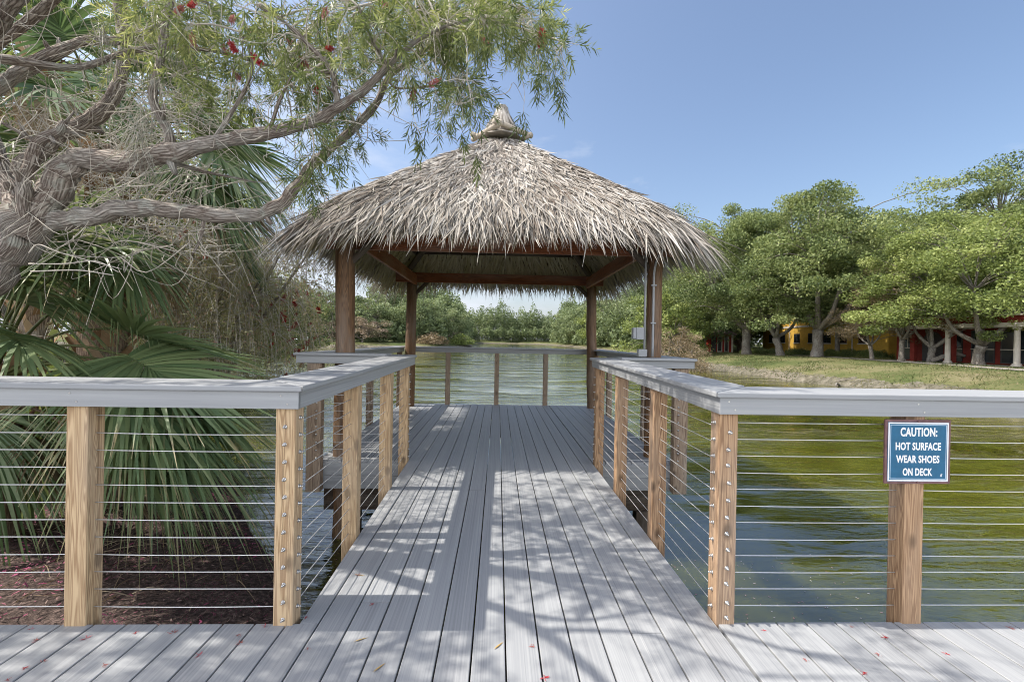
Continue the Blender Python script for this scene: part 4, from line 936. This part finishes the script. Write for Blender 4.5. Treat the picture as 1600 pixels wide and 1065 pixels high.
for _ in range(70):   # broken stubs and knots
    q=LIM[1+k.integers(12)]; i=k.integers(3,len(q)-2); s=q[i]; t_=vnorm(q[i+1,:3]-q[i-1,:3]); d=vnorm(np.cross(t_,k.normal(size=3))+t_*.4); r_=min(.02,s[3]*.4); Ls=k.uniform(.02,.10)
    TB.tube([tuple(s[:3]+d*s[3]*.6),tuple(s[:3]+d*(s[3]+Ls*.5)),tuple(s[:3]+d*(s[3]+Ls))],[r_*1.3,r_*.9,r_*.6],7,.5,.06)
def shade_limb(pts,seg=7):
    "a limb above the picture whose shadow falls along these points of the deck"
    out=[]
    for x,y,z,r in pts:
        d=_fw+_rt*((x-800)/FPX)-_up*((y-532.5)/FPX); t=-H/d.z; out.append((d.x*t-z/math.tan(SUN_EL),d.y*t,z,r))
    q=smooth_path(out,6); LIM.append(q); lt(q,seg,TB,.03); return q
SH=[shade_limb([(400,800,2.9,.06),(560,880,2.9,.05),(690,925,2.95,.042),(780,950,3.0,.036),(850,988,3.05,.030),(920,1045,3.1,.026),(980,1110,3.1,.02)]),
 shade_limb([(790,955,3.0,.022),(900,968,3.05,.016),(1000,955,3.1,.012),(1080,945,3.15,.008)]),
 shade_limb([(845,985,3.05,.022),(930,984,3.1,.017),(1010,990,3.1,.014),(1090,1018,3.15,.011),(1180,1055,3.2,.007)]),
 shade_limb([(905,966,3.05,.014),(945,930,3.1,.011),(990,900,3.15,.007)]),
 shade_limb([(560,880,2.9,.03),(680,850,3.0,.02),(800,872,3.0,.016),(900,868,3.05,.012),(980,840,3.1,.008)]),
 shade_limb([(690,925,2.95,.03),(640,990,2.9,.024),(520,1040,2.9,.018),(420,1080,2.9,.012)])]
TB.build('trunk',M_bb,bt,True)
allq=np.vstack(LIM[1:]); allq=allq[allq[:,3]<.09]
SPRIG=[]
def sprig(P,D,n,k,ln=.07,tint=.5,sl=.16,wd=.0068):
    "narrow leaves in a spiral round a short twig starting at P along D"
    t=np.sort(k.random(n))*sl; a=np.arange(n)*2.4+k.uniform(0,6.28); D=vnorm(D); u=vnorm(np.cross(D,[.3,.2,1.])); w=np.cross(D,u)
    rad=np.cos(a)[:,None]*u+np.sin(a)[:,None]*w
    sag=np.array([0,0,-1.])*(.10*(t/sl)**2*sl/.16)[:,None]*.5
    B=P+D*t[:,None]+sag; dd=D*.7+rad*.85+np.array([0,0,-.12])+k.normal(0,.12,(n,3))
    LV.blades(B,dd,np.cross(rad,D)*.3+D+k.normal(0,.3,(n,3)),ln*k.uniform(.7,1.2,n),wd,k.uniform(0,.25,n),np.clip(k.normal(tint,.16,n),0,1),(.25,1,.1))
LV=MB(); TW=MB(); k=np.random.default_rng(43)
def cluster(p,k,ns=8,spread=.14,tint=.5,near=allq,reach=True,n=24):
    p=np.array(p)
    if reach:
        d=np.linalg.norm(near[:,:3]-p,axis=1); s=near[d.argmin()][:3]; dist=d.min()
        mid=(s+p)/2+np.array([0,0,.10*dist])+k.normal(0,.04*dist+.01,3)
        q=smooth_path([(*s,min(.011,.004+.006*dist)),(*mid,.0045),(*p,.0025)],4); TW.tube(q[:,:3],q[:,3],5,.5,0,False); base=vnorm(p-s)
    else: base=np.array([.4,0,-.3])
    for _ in range(ns):
        d=vnorm(base*.5+k.normal(0,.75,3)+np.array([0,0,-.25])); e=p+d*k.uniform(.02,spread)
        TW.tube([tuple(p),tuple((p+e)/2+[0,0,.01]),tuple(e)],[.0022,.0018,.0014],4,.5,0,False)
        sprig(e,vnorm(d+np.array([0,0,-.12])+k.normal(0,.3,3)),int(n*k.uniform(.7,1.3)),k,.058,k.normal(tint,.12),k.uniform(.07,.15))
REG=[(765,34,108,42,26,.5),(640,30,100,42,15,.55),(712,140,55,30,10,.4),(852,80,30,40,5,.42),(500,55,100,55,15,.5),(400,62,110,58,14,.5),(515,200,55,50,11,.38),(340,120,90,48,8,.5),(450,135,80,45,9,.42),(235,25,55,30,6,.68),(205,85,40,30,3,.72),(490,262,50,28,4,.38),(300,30,70,35,9,.5),(610,85,50,25,4,.5),(560,20,60,25,6,.5),(690,20,80,25,8,.6),(800,15,70,22,7,.6)]
for cx,cy,rx,ry,n,ti in REG:
    for _ in range(int(n*1.45)):
        a=k.uniform(0,6.28); r=math.sqrt(k.random()); cluster(at(cx+rx*r*math.cos(a),cy+ry*r*math.sin(a),2.2+2.0*k.random()**1.3),k,7,.15,ti,n=22)
for x,y,Y in ((645,188,2.6),(657,222,2.6),(722,208,2.6),(842,28,2.5),(880,140,2.5),(868,118,2.5),(840,120,2.5),(818,175,2.6),(745,245,2.7)):   # single hanging sprays
    p=np.array(at(x,y,Y)); top=p+np.array([-.05,0,.35]); q=smooth_path([(*top,.002),(*(top*.4+p*.6+[.02,0,0]),.0015),(*p,.001)],4); TW.tube(q[:,:3],q[:,3],4,.5,0,False)
    for _ in range(3): sprig(p+k.normal(0,.01,3),np.array([k.normal(0,.25),k.normal(0,.25),-1.]),20,k,.06,.38,.11)
# the rest of the crown, higher up and over the boardwalk
for _ in range(90):
    x=k.uniform(-3.9,-.35); y=k.uniform(1.3,3.9); z=3.35+.28*(x+3.9)*0+k.uniform(0,1.3)
    if math.sin(x*3.1+1)*math.sin(y*3.7+.5)>.15: continue
    cluster((x,y,z),k,6,.17,.5,n=18)
for _ in range(95):
    cluster((k.uniform(-4.6,-2.6),k.uniform(1.3,2.6),k.uniform(1.9,3.6)),k,8,.17,.5,n=22) if k.random()<.0 else cluster((k.uniform(-5.0,-2.7),1.35+.8*k.random(),k.uniform(2.6,3.7)),k,8,.16,.5,n=24)
cr=LV.build('crown',M_bl,bt); 
# bare grey twiglets along the limbs
for _ in range(300):
    i=k.integers(len(allq)); s=allq[i][:3]; d=vnorm(k.normal(size=3)+np.array([.35,-.1,.1])); Lh=k.uniform(.12,.5)
    q=smooth_path([(*s,.003),(*(s+d*Lh*.3+k.normal(0,.04,3)),.0024),(*(s+d*Lh*.65+k.normal(0,.06,3)),.0018),(*(s+d*Lh+k.normal(0,.09,3)+[0,0,-.06]),.001)],4); TW.tube(q[:,:3],q[:,3],4,k.random(),0,False)
for _ in range(420):   # the thicket of fine dead twigs on the left
    s=np.array(at(k.uniform(60,330),k.uniform(120,400),k.uniform(2.9,4.6))); d=vnorm(k.normal(size=3)*np.array([1,.5,.5])+[.2,0,-.25]); Lh=k.uniform(.2,.75)
    q=smooth_path([(*s,.0034),(*(s+d*Lh*.3+k.normal(0,.06,3)),.0027),(*(s+d*Lh*.65+k.normal(0,.08,3)),.002),(*(s+d*Lh+k.normal(0,.1,3)),.0012)],4); TW.tube(q[:,:3],q[:,3],4,k.random(),0,False)
for pts in (((45,395),(60,382),(95,395),(170,415),(190,420)),((45,412),(100,412),(150,408),(185,425)),((48,424),(120,422),(165,428),(178,430))):
    q=smooth_path([(*at(x,y,2.6),.0042*(1-i*.15)) for i,(x,y) in enumerate(pts)],5); TW.tube(q[:,:3],q[:,3],6,.8,.02)
TW.build('twigs',M_twig,bt,True)
# wisps of grey moss
ms=MB(); 
for x,y,n in ((222,180,60),(215,225,60),(160,40,40),(240,120,40),(268,70,30)):
    p=np.array(at(x,y,2.5)); P=p+k.normal(0,.03,(n,3)); ms.blades(P,k.normal(0,.35,(n,3))+[0,0,-1.],k.normal(size=(n,3)),k.uniform(.08,.3,n),.003,.1,k.random(n),(.8,1,.8,.3),k.normal(0,.3,n))
ms.build('moss',mat_leaf('grey_moss',[(0,(.22,.21,.18)),(1,(.42,.41,.36))],.2),bt)
def flower_mesh(seed,mat,n=420,L=.10,R_=.027):
    k=np.random.default_rng(seed); b=MB(); a=k.uniform(0,6.28,n); z=k.uniform(0,L,n)
    rad=np.stack([np.cos(a),np.sin(a),k.normal(.25,.2,n)],1); b.blades(np.stack([0*a,0*a,z],1),rad,np.stack([-np.sin(a),np.cos(a),0*a],1),R_*k.uniform(.7,1.15,n),.0016,0,k.normal(.5,.25,n),(1,1,2.0))
    b.tube([(0,0,-.02),(0,0,L)],.004,6,.2); return b.mesh('flower',mat)
FLM=[flower_mesh(1,M_flow),flower_mesh(2,M_flow,300,.08,.024),flower_mesh(3,M_flowp,220,.085,.024)]
FL=[(286,16,2),(305,8,1),(365,30,2),(388,52,2),(360,72,1),(346,76,2),(365,118,2),(500,140,1),(602,8,2),(845,50,0),(722,47,1),(752,66,2),(686,131,2),(648,143,2),(520,82,1),(470,98,2),(440,60,2),(510,20,2),(300,60,2),(395,92,1),(508,112,1),(655,14,2)]
for i,(x,y,m) in enumerate(FL):
    child('flower',FLM[m],bt,at(x,y-6,2.25+.5*k.random())-wloc(bt),(R(k.uniform(110,200)),R(k.uniform(-40,40)),k.uniform(0,6)),[.72+.25*(m==0)]*3)

# ------------------------------------------------------------------ cabbage palms on the bank
M_palm=mat_leaf('palm_fronds',[(0,(.05,.10,.05)),(.45,(.14,.215,.10)),(.8,(.27,.345,.16)),(1,(.45,.49,.28))],.3,.4,.4,(.34,.27,.15))
M_dead=mat_leaf('dead_fronds',[(0,(.16,.11,.065)),(.5,(.30,.23,.15)),(1,(.46,.38,.27))],.2,.8)
M_pet=mat_leaf('palm_petiole',[(0,(.07,.085,.03)),(1,(.17,.19,.07))],.05,.5)
M_boot=mat_thatch('palm_leaf_bases',(.16,.085,.045),(.32,.20,.11),(.46,.32,.19),(.55,.43,.30))
M_ptrunk=mat_bark('palm_trunk_bark',(.38,.29,.21),(.15,.10,.07),.6,.8)
def frond(par,base,hub,size,seed,mat=None,tint=.45,droop=.5,tilt=0.0,spread=1.95,nm='frond',pt=.4,twist=0.0):
    "fan leaf: stalk from base to hub, then folded leaflets fanning out past the hub"
    k=np.random.default_rng(seed); base=np.array(base,float); hub=np.array(hub,float); b=MB(); s=MB()
    mid=(base+hub)/2+np.array([0,0,.13*np.linalg.norm(hub-base)])
    q=smooth_path([(*base,.018),(*mid,.013),(*hub,.010)],6); s.tube(q[:,:3],q[:,3],6,pt)
    a=vnorm(q[-1,:3]-q[-4,:3]); up=np.array([0,0,1.]); n=vnorm(up-a*(a@up)+np.array([1e-3,0,0])); sd=np.cross(a,n)
    c_,s_=math.cos(twist),math.sin(twist); sd,n=sd*c_+n*s_,n*c_-sd*s_
    m=62; ph=np.linspace(-spread,spread,m)+k.normal(0,.015,m)
    costa=a*(.30*size)+np.array([0,0,-.10*size])
    t=np.clip(1-np.abs(ph)/spread,0,1)
    P=hub+costa[None]*(t**1.3)[:,None]
    D=np.cos(ph)[:,None]*a+np.sin(ph)[:,None]*sd+(.30*np.abs(np.sin(ph)))[:,None]*n+np.array([0,0,-.10])+ (t*-.12)[:,None]*up
    Nn=n[None]*np.cos(np.where(np.arange(m)%2==0,.45,-.45))[:,None]+(np.cos(ph)[:,None]*sd-np.sin(ph)[:,None]*a)*np.sin(np.where(np.arange(m)%2==0,.45,-.45))[:,None]
    Ln=size*(.62+.30*np.cos(ph*.75))*k.uniform(.92,1.06,m)
    b.blades(P,D,Nn,Ln,.040*size/.9,droop*k.uniform(.75,1.25,m)*(.55+.5*(1-t)),np.clip(k.normal(tint,.13,m),0,1),(.30,.78,1.0,.72,.42,.2,.05),k.normal(0,.05,m))
    f=b.build(nm,mat or M_palm,par,origin=tuple(hub)); p_=s.build('petiole',M_pet if mat is None else M_dead,f,True); return f
def palm_trunk(par,x,y,z0,z1,r,seed,boots=120,zb=None):
    b=MB(); n=12; zz=np.linspace(z0-.3,z1,n); b.tube(np.stack([np.full(n,x),np.full(n,y),zz],1),r*np.linspace(1.1,.92,n),18,.5,.03); b.build('trunk',M_ptrunk,par,True)
    k=np.random.default_rng(seed); b=MB(); zb=z0 if zb is None else zb
    a=np.arange(boots)*2.4; z=np.linspace(zb,z1-.1,boots); c,s=np.cos(a),np.sin(a)
    P=np.stack([x+c*r*.85,y+s*r*.85,z],1); D=np.stack([c*.55-s*.25*np.where(np.arange(boots)%2,1,-1),s*.55+c*.25*np.where(np.arange(boots)%2,1,-1),np.full(boots,.9)],1)
    b.blades(P,D,np.stack([c,s,np.full(boots,-.3)],1),k.uniform(.22,.42,boots),k.uniform(.07,.12,boots),k.uniform(0,.1,boots),k.random(boots),(1.5,1.1,.85,.5))
    b.build('leaf_bases',M_boot,par)
def palm(name,label,x,y,ztop,r,seed,n,size,els,pl=(.8,1.2),boots=110,skirt=0,zb=None,az0=0,azr=6.28,tint=.45):
    z0=gz(x,y); p=thing(name,label,'palm',(x,y,z0)); palm_trunk(p,x,y,z0,ztop,r,seed,boots,zb); k=np.random.default_rng(seed+1)
    for i in range(n):
        el=els[0]+(els[1]-els[0])*(i/(n-1)); az=az0+(i*2.39996%6.28)/6.28*azr+k.normal(0,.1); l=k.uniform(*pl)
        d=np.array([math.cos(az)*math.cos(el),math.sin(az)*math.cos(el),math.sin(el)]); base=np.array([x,y,ztop-.25*i/n])+d*r*.6
        frond(p,base,base+d*l+np.array([0,0,-.12*l]),size*k.uniform(.85,1.1),seed*100+i,tint=k.normal(tint,.08),droop=k.uniform(.35,.75),twist=k.normal(0,.35))
    for i in range(skirt):
        az=az0+k.random()*azr; d=np.array([math.cos(az)*.55,math.sin(az)*.55,-.8]); base=np.array([x,y,ztop-.35])+d*r*.5
        frond(p,base,base+d*k.uniform(.6,.9),size*.8,seed*100+60+i,M_dead,k.normal(.5,.12),.3,nm='dead_frond')
    return p
A=at(165,232,5.4)
pA=palm('cabbage_palm','tall cabbage palm with brown leaf bases behind the gnarled limbs',A.x,A.y,A.z,.22,51,19,.95,(1.25,-.55),(1.0,1.5),230,5,-.5)
for i,(hx,hy,hY,sz,dr,tw) in enumerate(((290,190,5.2,1.1,.7,.2),(318,228,5.0,1.15,.95,-.2),(300,262,4.8,1.05,1.0,.3),(352,262,5.5,1.0,1.0,0),(60,300,4.9,1.0,.9,.2),(20,230,5.0,1.0,.8,0),(355,352,5.9,.6,.6,0))):
    frond(pA,(A.x,A.y,A.z-.1),at(hx,hy,hY),sz*.88,900+i,None,.72,dr,twist=tw)
for i,(hx,hy,hY) in enumerate(((300,300,5.0),(345,300,5.4),(120,350,5.0))): frond(pA,(A.x,A.y,A.z-.25),at(hx,hy,hY),.8,940+i,M_dead,.55,.5,nm='dead_frond')
B=at(60,60,7.0)
palm('cabbage_palm','cabbage palm with drooping fronds high at the upper left corner',B.x,B.y,B.z,.2,52,18,.95,(1.1,-.8),(.9,1.3),190,5,-.4)
# the low palm just behind the railing: fronds set where they hang
C=at(-15,590,4.4); zc=C.z+.02; x0,y0=C.x,C.y; z0=gz(x0,y0)
lp=thing('low_palm','low palm just behind the left railing, broad fans hanging over the petals','palm',(x0,y0,z0)); palm_trunk(lp,x0,y0,z0,zc+.12,.20,53,90,zc-.95)
FR=[((185,512,4.3),1.2,.22,.35,.5),((200,555,4.1),1.3,.32,-.3,.46),((170,585,4.0),1.15,.7,.1,.45),((185,605,4.1),1.1,1.0,.2,.42),((175,655,4.3),1.1,1.15,.4,.42),((215,660,4.5),.9,1.15,-.3,.42),((140,650,4.6),1.0,1.2,.5,.46),((215,612,4.1),1.25,1.0,0,.42),((-20,640,4.2),1.0,1.1,0,.45),((20,650,4.6),1.0,1.2,.3,.45),((75,420,4.3),1.1,.75,.2,.45),((10,440,4.2),1.0,.85,-.2,.5),((-60,520,4.1),.95,.7,0,.5),((20,520,3.7),.9,.8,.3,.45),((140,455,4.8),.95,.7,-.2,.5),((100,360,4.6),1.0,.8,0,.5),((60,380,4.0),1.05,.9,.2,.55),((-10,400,3.8),1.0,.9,0,.5),((110,410,4.1),1.1,.95,-.2,.5),((30,470,4.0),.95,.9,.3,.5),((250,590,4.3),1.1,.75,.1,.45)]
for i,((hx,hy,hy_),sz,dr,tw,ti) in enumerate(FR):
    frond(lp,(x0,y0,zc-.05),at(hx,hy,hy_),sz,700+i,None,ti+.14,dr,spread=1.75,twist=tw)
for i,(hx,hy,hY) in enumerate(((150,700,4.6),(60,690,4.5),(-40,680,4.4),(220,690,5.0))): frond(lp,(x0,y0,zc-.25),at(hx,hy,hY),.8,760+i,M_dead,.5,.35,nm='dead_frond')
# ------------------------------------------------------------------ weeping bottlebrush over the water, left of the hut
M_twigw=mat_plain('silver_twig',(.60,.56,.50),.9,.1,0,.25,20)
wx,wy=-4.95,7.0; wz=gz(wx,wy)
wb=thing('weeping_bottlebrush','twiggy weeping bottlebrush with reddish flowers hanging over the water left of the hut','tree',(wx,wy,wz))
k=np.random.default_rng(61); T=MB(); TW=MB(); LV=MB()
mains=[]
for i in range(9):
    a=i*.7+k.normal(0,.2); e=np.array([wx+.75+math.cos(a)*k.uniform(.5,1.3),wy+math.sin(a)*k.uniform(.5,1.0),k.uniform(2.0,3.1)])
    q=smooth_path([(wx+.1*math.cos(a),wy+.1*math.sin(a),wz-.1,.055),(wx+(e[0]-wx)*.35,wy+(e[1]-wy)*.35,wz+1.5,.04),(*e,.015)],6); T.tube(q[:,:3],q[:,3],8,.5,.05); mains.append(q[8:])
q=smooth_path([(*at(225,445,7.2),.05),(*at(270,425,7.2),.045),(*at(310,400,7.2),.04),(*at(345,385,7.2),.02)],6); T.tube(q[:,:3],q[:,3],8,.5,.05); mains.append(q)
T.build('trunk',M_bb,wb,True); allm=np.vstack(mains)
ends=[]
for i in range(700):
    s=allm[k.integers(len(allm))][:3]; a=k.uniform(0,6.28); out=k.uniform(.3,1.15); top=s+np.array([math.cos(a)*out*.5,math.sin(a)*out*.5,k.uniform(.0,.35)])
    end=top+np.array([math.cos(a)*out*.55,math.sin(a)*out*.55,-k.uniform(.4,1.9)])
    if end[2]<.3: end[2]=.3+k.random()*.35
    q=smooth_path([(*s,.007),(*top,.005),(*((top+end)/2+np.array([math.cos(a)*.12,math.sin(a)*.12,.1])),.0035),(*end,.0018)],4); TW.tube(q[:,:3],q[:,3],4,k.random(),0,False)
    if k.random()<.92:
        for j in range(4,len(q),2): sprig(q[j,:3],vnorm(np.array([math.cos(a)*.5,math.sin(a)*.5,-.9])+k.normal(0,.4,3)),9,k,.075,k.normal(.55,.15),.16,.011)
    ends.append(end)
    if k.random()<.5:
        for j in range(3):
            p0=q[k.integers(2,len(q)),:3]; d=vnorm(k.normal(size=3)); TW.tube([tuple(p0),tuple(p0+d*.14+[0,0,-.02]),tuple(p0+d*.3+[0,0,-.1])],[.0035,.0025,.0012],4,k.random(),0,False)
TW.build('twigs',M_twigw,wb,True)
M_wl=mat_leaf('weeping_leaves',[(0,(.17,.19,.09)),(.4,(.36,.37,.19)),(.75,(.52,.50,.32)),(1,(.58,.38,.32))],.35)
nn=15000; ee=np.array(ends); ci=k.integers(len(ee),size=nn); PP=ee[ci]+k.normal(0,.16,(nn,3))+np.array([0,0,1.])*k.uniform(0,1.5,(nn,1)); rt_=np.clip((PP[:,0]+3.6)*.5,0,.4)
PP=PP[(PP[:,2]>.3)&(np.linalg.norm(PP[:,:2]-np.array([-4.2,7.0]),axis=1)<1.75)]; leafcloud(LV,PP,.065,k,k.normal(.62,.25,len(PP)),.3,.35)
LV.build('crown',M_wl,wb)
for i in range(60):
    if i<42: p=np.array(at(k.normal(455,28),k.normal(515,45),k.uniform(6.9,7.6)))
    else: p=np.array(at(k.uniform(200,330),k.uniform(345,420),k.uniform(6.6,7.2)))
    child('flower',FLM[2 if k.random()<.6 else 1],wb,Vector(p)-wloc(wb),(R(k.uniform(90,200)),R(k.uniform(-50,50)),k.uniform(0,6)),[k.uniform(.9,1.4)]*3)
# trees standing behind the palms
tree('light',px(150,15),15,'leafy tree filling the view behind the palms at left',.7,1.08,1.12,name='leafy_tree')
tree('dome2',px(330,24),24,'darker tree behind the weeping bottlebrush on the left bank',2.7,.8,.75,name='leafy_tree')
for i,(hx,hY,l,m) in enumerate(((190,8.2,'leafy shrub between the palms and the weeping bottlebrush','yel'),(235,6.9,'pale green bush at the foot of the tall palm','yel'),(110,6.3,'bright leafy bush between the low palm and the tall palm','yel'),(60,7.4,'olive shrub behind the low palm','oak'),(-60,6.4,'olive shrub left of the low palm','yel'))):
    shrub(px(hx,hY),hY,l,m,1.25,(2.3,1.9,2.1,2.0,2.0)[i],i%3,i*1.3)

# ------------------------------------------------------------------ litter
k=np.random.default_rng(71); n=16000
X=k.uniform(-7,-.2,n); Y=k.uniform(2.1,9,n); sd=lake_sd(X,Y); ok=sd>-.15; X,Y=X[ok],Y[ok]; n=len(X)
b=MB(); P=np.stack([X,Y,ground_z(X,Y)+k.uniform(.004,.03,n)],1); d=k.normal(size=(n,3))*[1,1,.2]
cl=np.sin(X*2.3+1)*np.sin(Y*2.9)+k.normal(0,.5,n)
b.blades(P,d,k.normal(size=(n,3))*.5+[0,0,1],k.uniform(.015,.055,n),k.uniform(.006,.014,n),0,np.clip(.5+.3*cl,0,1),(.5,1,.4))
o=b.build('leaf_litter',mat_leaf('litter',[(0,(.035,.026,.024)),(.35,(.11,.08,.07)),(.55,(.22,.16,.14)),(.68,(.28,.06,.12)),(1,(.42,.12,.22))],.0,.9),origin=(-3,4,-.7)); tag(o,'dark mulch littered with magenta petals and twigs on the ground below the left railing','litter',kind='stuff')
n=420; X=np.concatenate([k.uniform(1.2,3.6,n//2),k.uniform(-2.6,-.9,n-n//2)]); Y=np.concatenate([k.uniform(2.3,4.6,n//2),k.uniform(3.6,7.5,n-n//2)])
b=MB(); P=np.stack([X,Y,np.full(n,WZ+.004)],1); b.blades(P,k.normal(size=(n,3))*[1,1,0],np.tile([0,0,1.],(n,1)),k.uniform(.008,.022,n),.008,0,k.uniform(0,1,n),(.6,1,.5))
o=b.build('floating_petals',mat_leaf('pale_petals',[(0,(.35,.10,.12)),(.5,(.45,.32,.28)),(1,(.6,.56,.5))],0),origin=(0,4,WZ)); tag(o,'tiny pale and pink petals floating on the water beside the boardwalk','petals',kind='stuff')
# twigs and dead grass on the bank at far left
n=900; X=k.uniform(-7,-2.2,n); Y=k.uniform(3.2,7,n); ok=lake_sd(X,Y)>.3; X,Y=X[ok],Y[ok]; n=len(X)
b=MB(); b.blades(np.stack([X,Y,ground_z(X,Y)],1),k.normal(size=(n,3))*[1,1,.3]+[0,0,.55],k.normal(size=(n,3)),k.uniform(.15,.6,n),.007,k.uniform(.2,.9,n),k.random(n),(1,1,.8,.6,.2),k.normal(0,.2,n))
o=b.build('dead_grass',M_dead,origin=(-4,5,-.7)); tag(o,'tangle of dead grass and straw on the bank under the low palm','grass',kind='stuff')
# fallen bits on the deck
def bit(kind,seed):
    k=np.random.default_rng(seed); b=MB()
    if kind=='petal':
        n=9; b.blades(k.normal(0,.005,(n,3))*[1,1,.2]+[0,0,.002],k.normal(size=(n,3))*[1,1,.12],k.normal(size=(n,3))*.3+[0,0,1],k.uniform(.012,.03,n),.0045,-.05,k.random(n),(.6,1,.3)); return b.mesh('fallen_flower',M_flowp if seed%2 else M_flow)
    b.blades([(-.035,0,.003)],[(1,.1,.03)],[(0,.3,1)],.075,.009,.12,.9,(.2,1,.9,.5,.1)); return b.mesh('fallen_leaf',M_yl)
M_yl=mat_leaf('fallen_leaf',[(0,(.30,.14,.05)),(1,(.50,.33,.10))],.1)
PB=[bit('petal',s) for s in range(4)]; LB=bit('leaf',9)
def on_deck(x,y):
    d=_fw+_rt*((x-800)/FPX)-_up*((y-532.5)/FPX); t=-H/d.z; return (d.x*t,d.y*t,.001)
i=0
for lab,o_,sc_,pts in (('red dried flower bits on the front boards left of the walkway',(0,860),3.333,((160,408),(190,465),(125,612),(230,575),(445,458),(548,595),(700,430),(905,425),(1035,545),(1240,440),(35,675),(1250,480),(1380,392))),
   ('red dried flower bits on the front boards below the caution sign',(1080,860),3.077,((770,365),(935,420),(900,500),(1225,495),(1535,372),(835,592),(550,525),(348,383))),
   ('red dried flower bits on the boards of the walkway entrance',(400,860),4,((635,152),(727,337),(325,612),(1805,795),(1725,600),(315,418)))):
    for px_,py_ in pts:
        o=bpy.data.objects.new('fallen_flower',PB[i%4]); COL.objects.link(o); o.location=on_deck(o_[0]+px_/sc_,o_[1]+py_/sc_); o.rotation_euler=(0,0,i*1.7); s_=.42+.35*((i*37)%10)/10; o.scale=(s_,)*3
        tag(o,lab,'flower bits','fallen flower bits on the deck'); i+=1
for (x,y),rz,l in (((595,1042),.9,'yellow sliver of leaf on the boards nearest the camera'),((566,999),.45,'brown sliver of leaf on the boards left of the middle'),((781,1008),.8,'yellow sliver of leaf on the boards in the middle'),((563,899),-.2,'small dry leaf in the shade of the left railing')):
    o=bpy.data.objects.new('fallen_leaf',LB); COL.objects.link(o); o.location=on_deck(x,y); o.rotation_euler=(0,0,rz); tag(o,l,'leaf','fallen leaves on the deck')
# short dry grass on the right bank
k=np.random.default_rng(81); n=60000; X=17+k.random(n)**1.2*16; Y=k.uniform(13,62,n); sd=lake_sd(X,Y)+.22*fbm(X,Y,.9,3); ok=(sd>.05)&(fbm(X,Y,.7,31)+fbm(X,Y,2.9,37)*.6+k.normal(0,.5,n)>-.2)&~((np.abs(X-(28.2+.16*(Y-26)-.5))<.7)&(Y<61)); X,Y=X[ok],Y[ok]; n=len(X)
b=MB(); P=np.stack([X,Y,ground_z(X,Y)-.01],1); b.blades(P,k.normal(size=(n,3))*[.5,.5,.1]+[0,0,1],k.normal(size=(n,3))*[1,1,.1],k.uniform(.05,.16,n)*(1+.5*fbm(X,Y,.5,41)),k.uniform(.02,.05,n),k.uniform(0,.3,n),np.clip(.5+.22*fbm(X,Y,.45,51)+k.normal(0,.2,n),0,1),(1,.7,.15))
o=b.build('bank_grass',mat_leaf('bank_grass',[(0,(.045,.07,.025)),(.4,(.095,.118,.04)),(.7,(.175,.168,.078)),(1,(.28,.24,.145))],.25,.8),origin=(22,35,0)); tag(o,'short patchy green and straw coloured grass on the right bank','grass',kind='stuff')
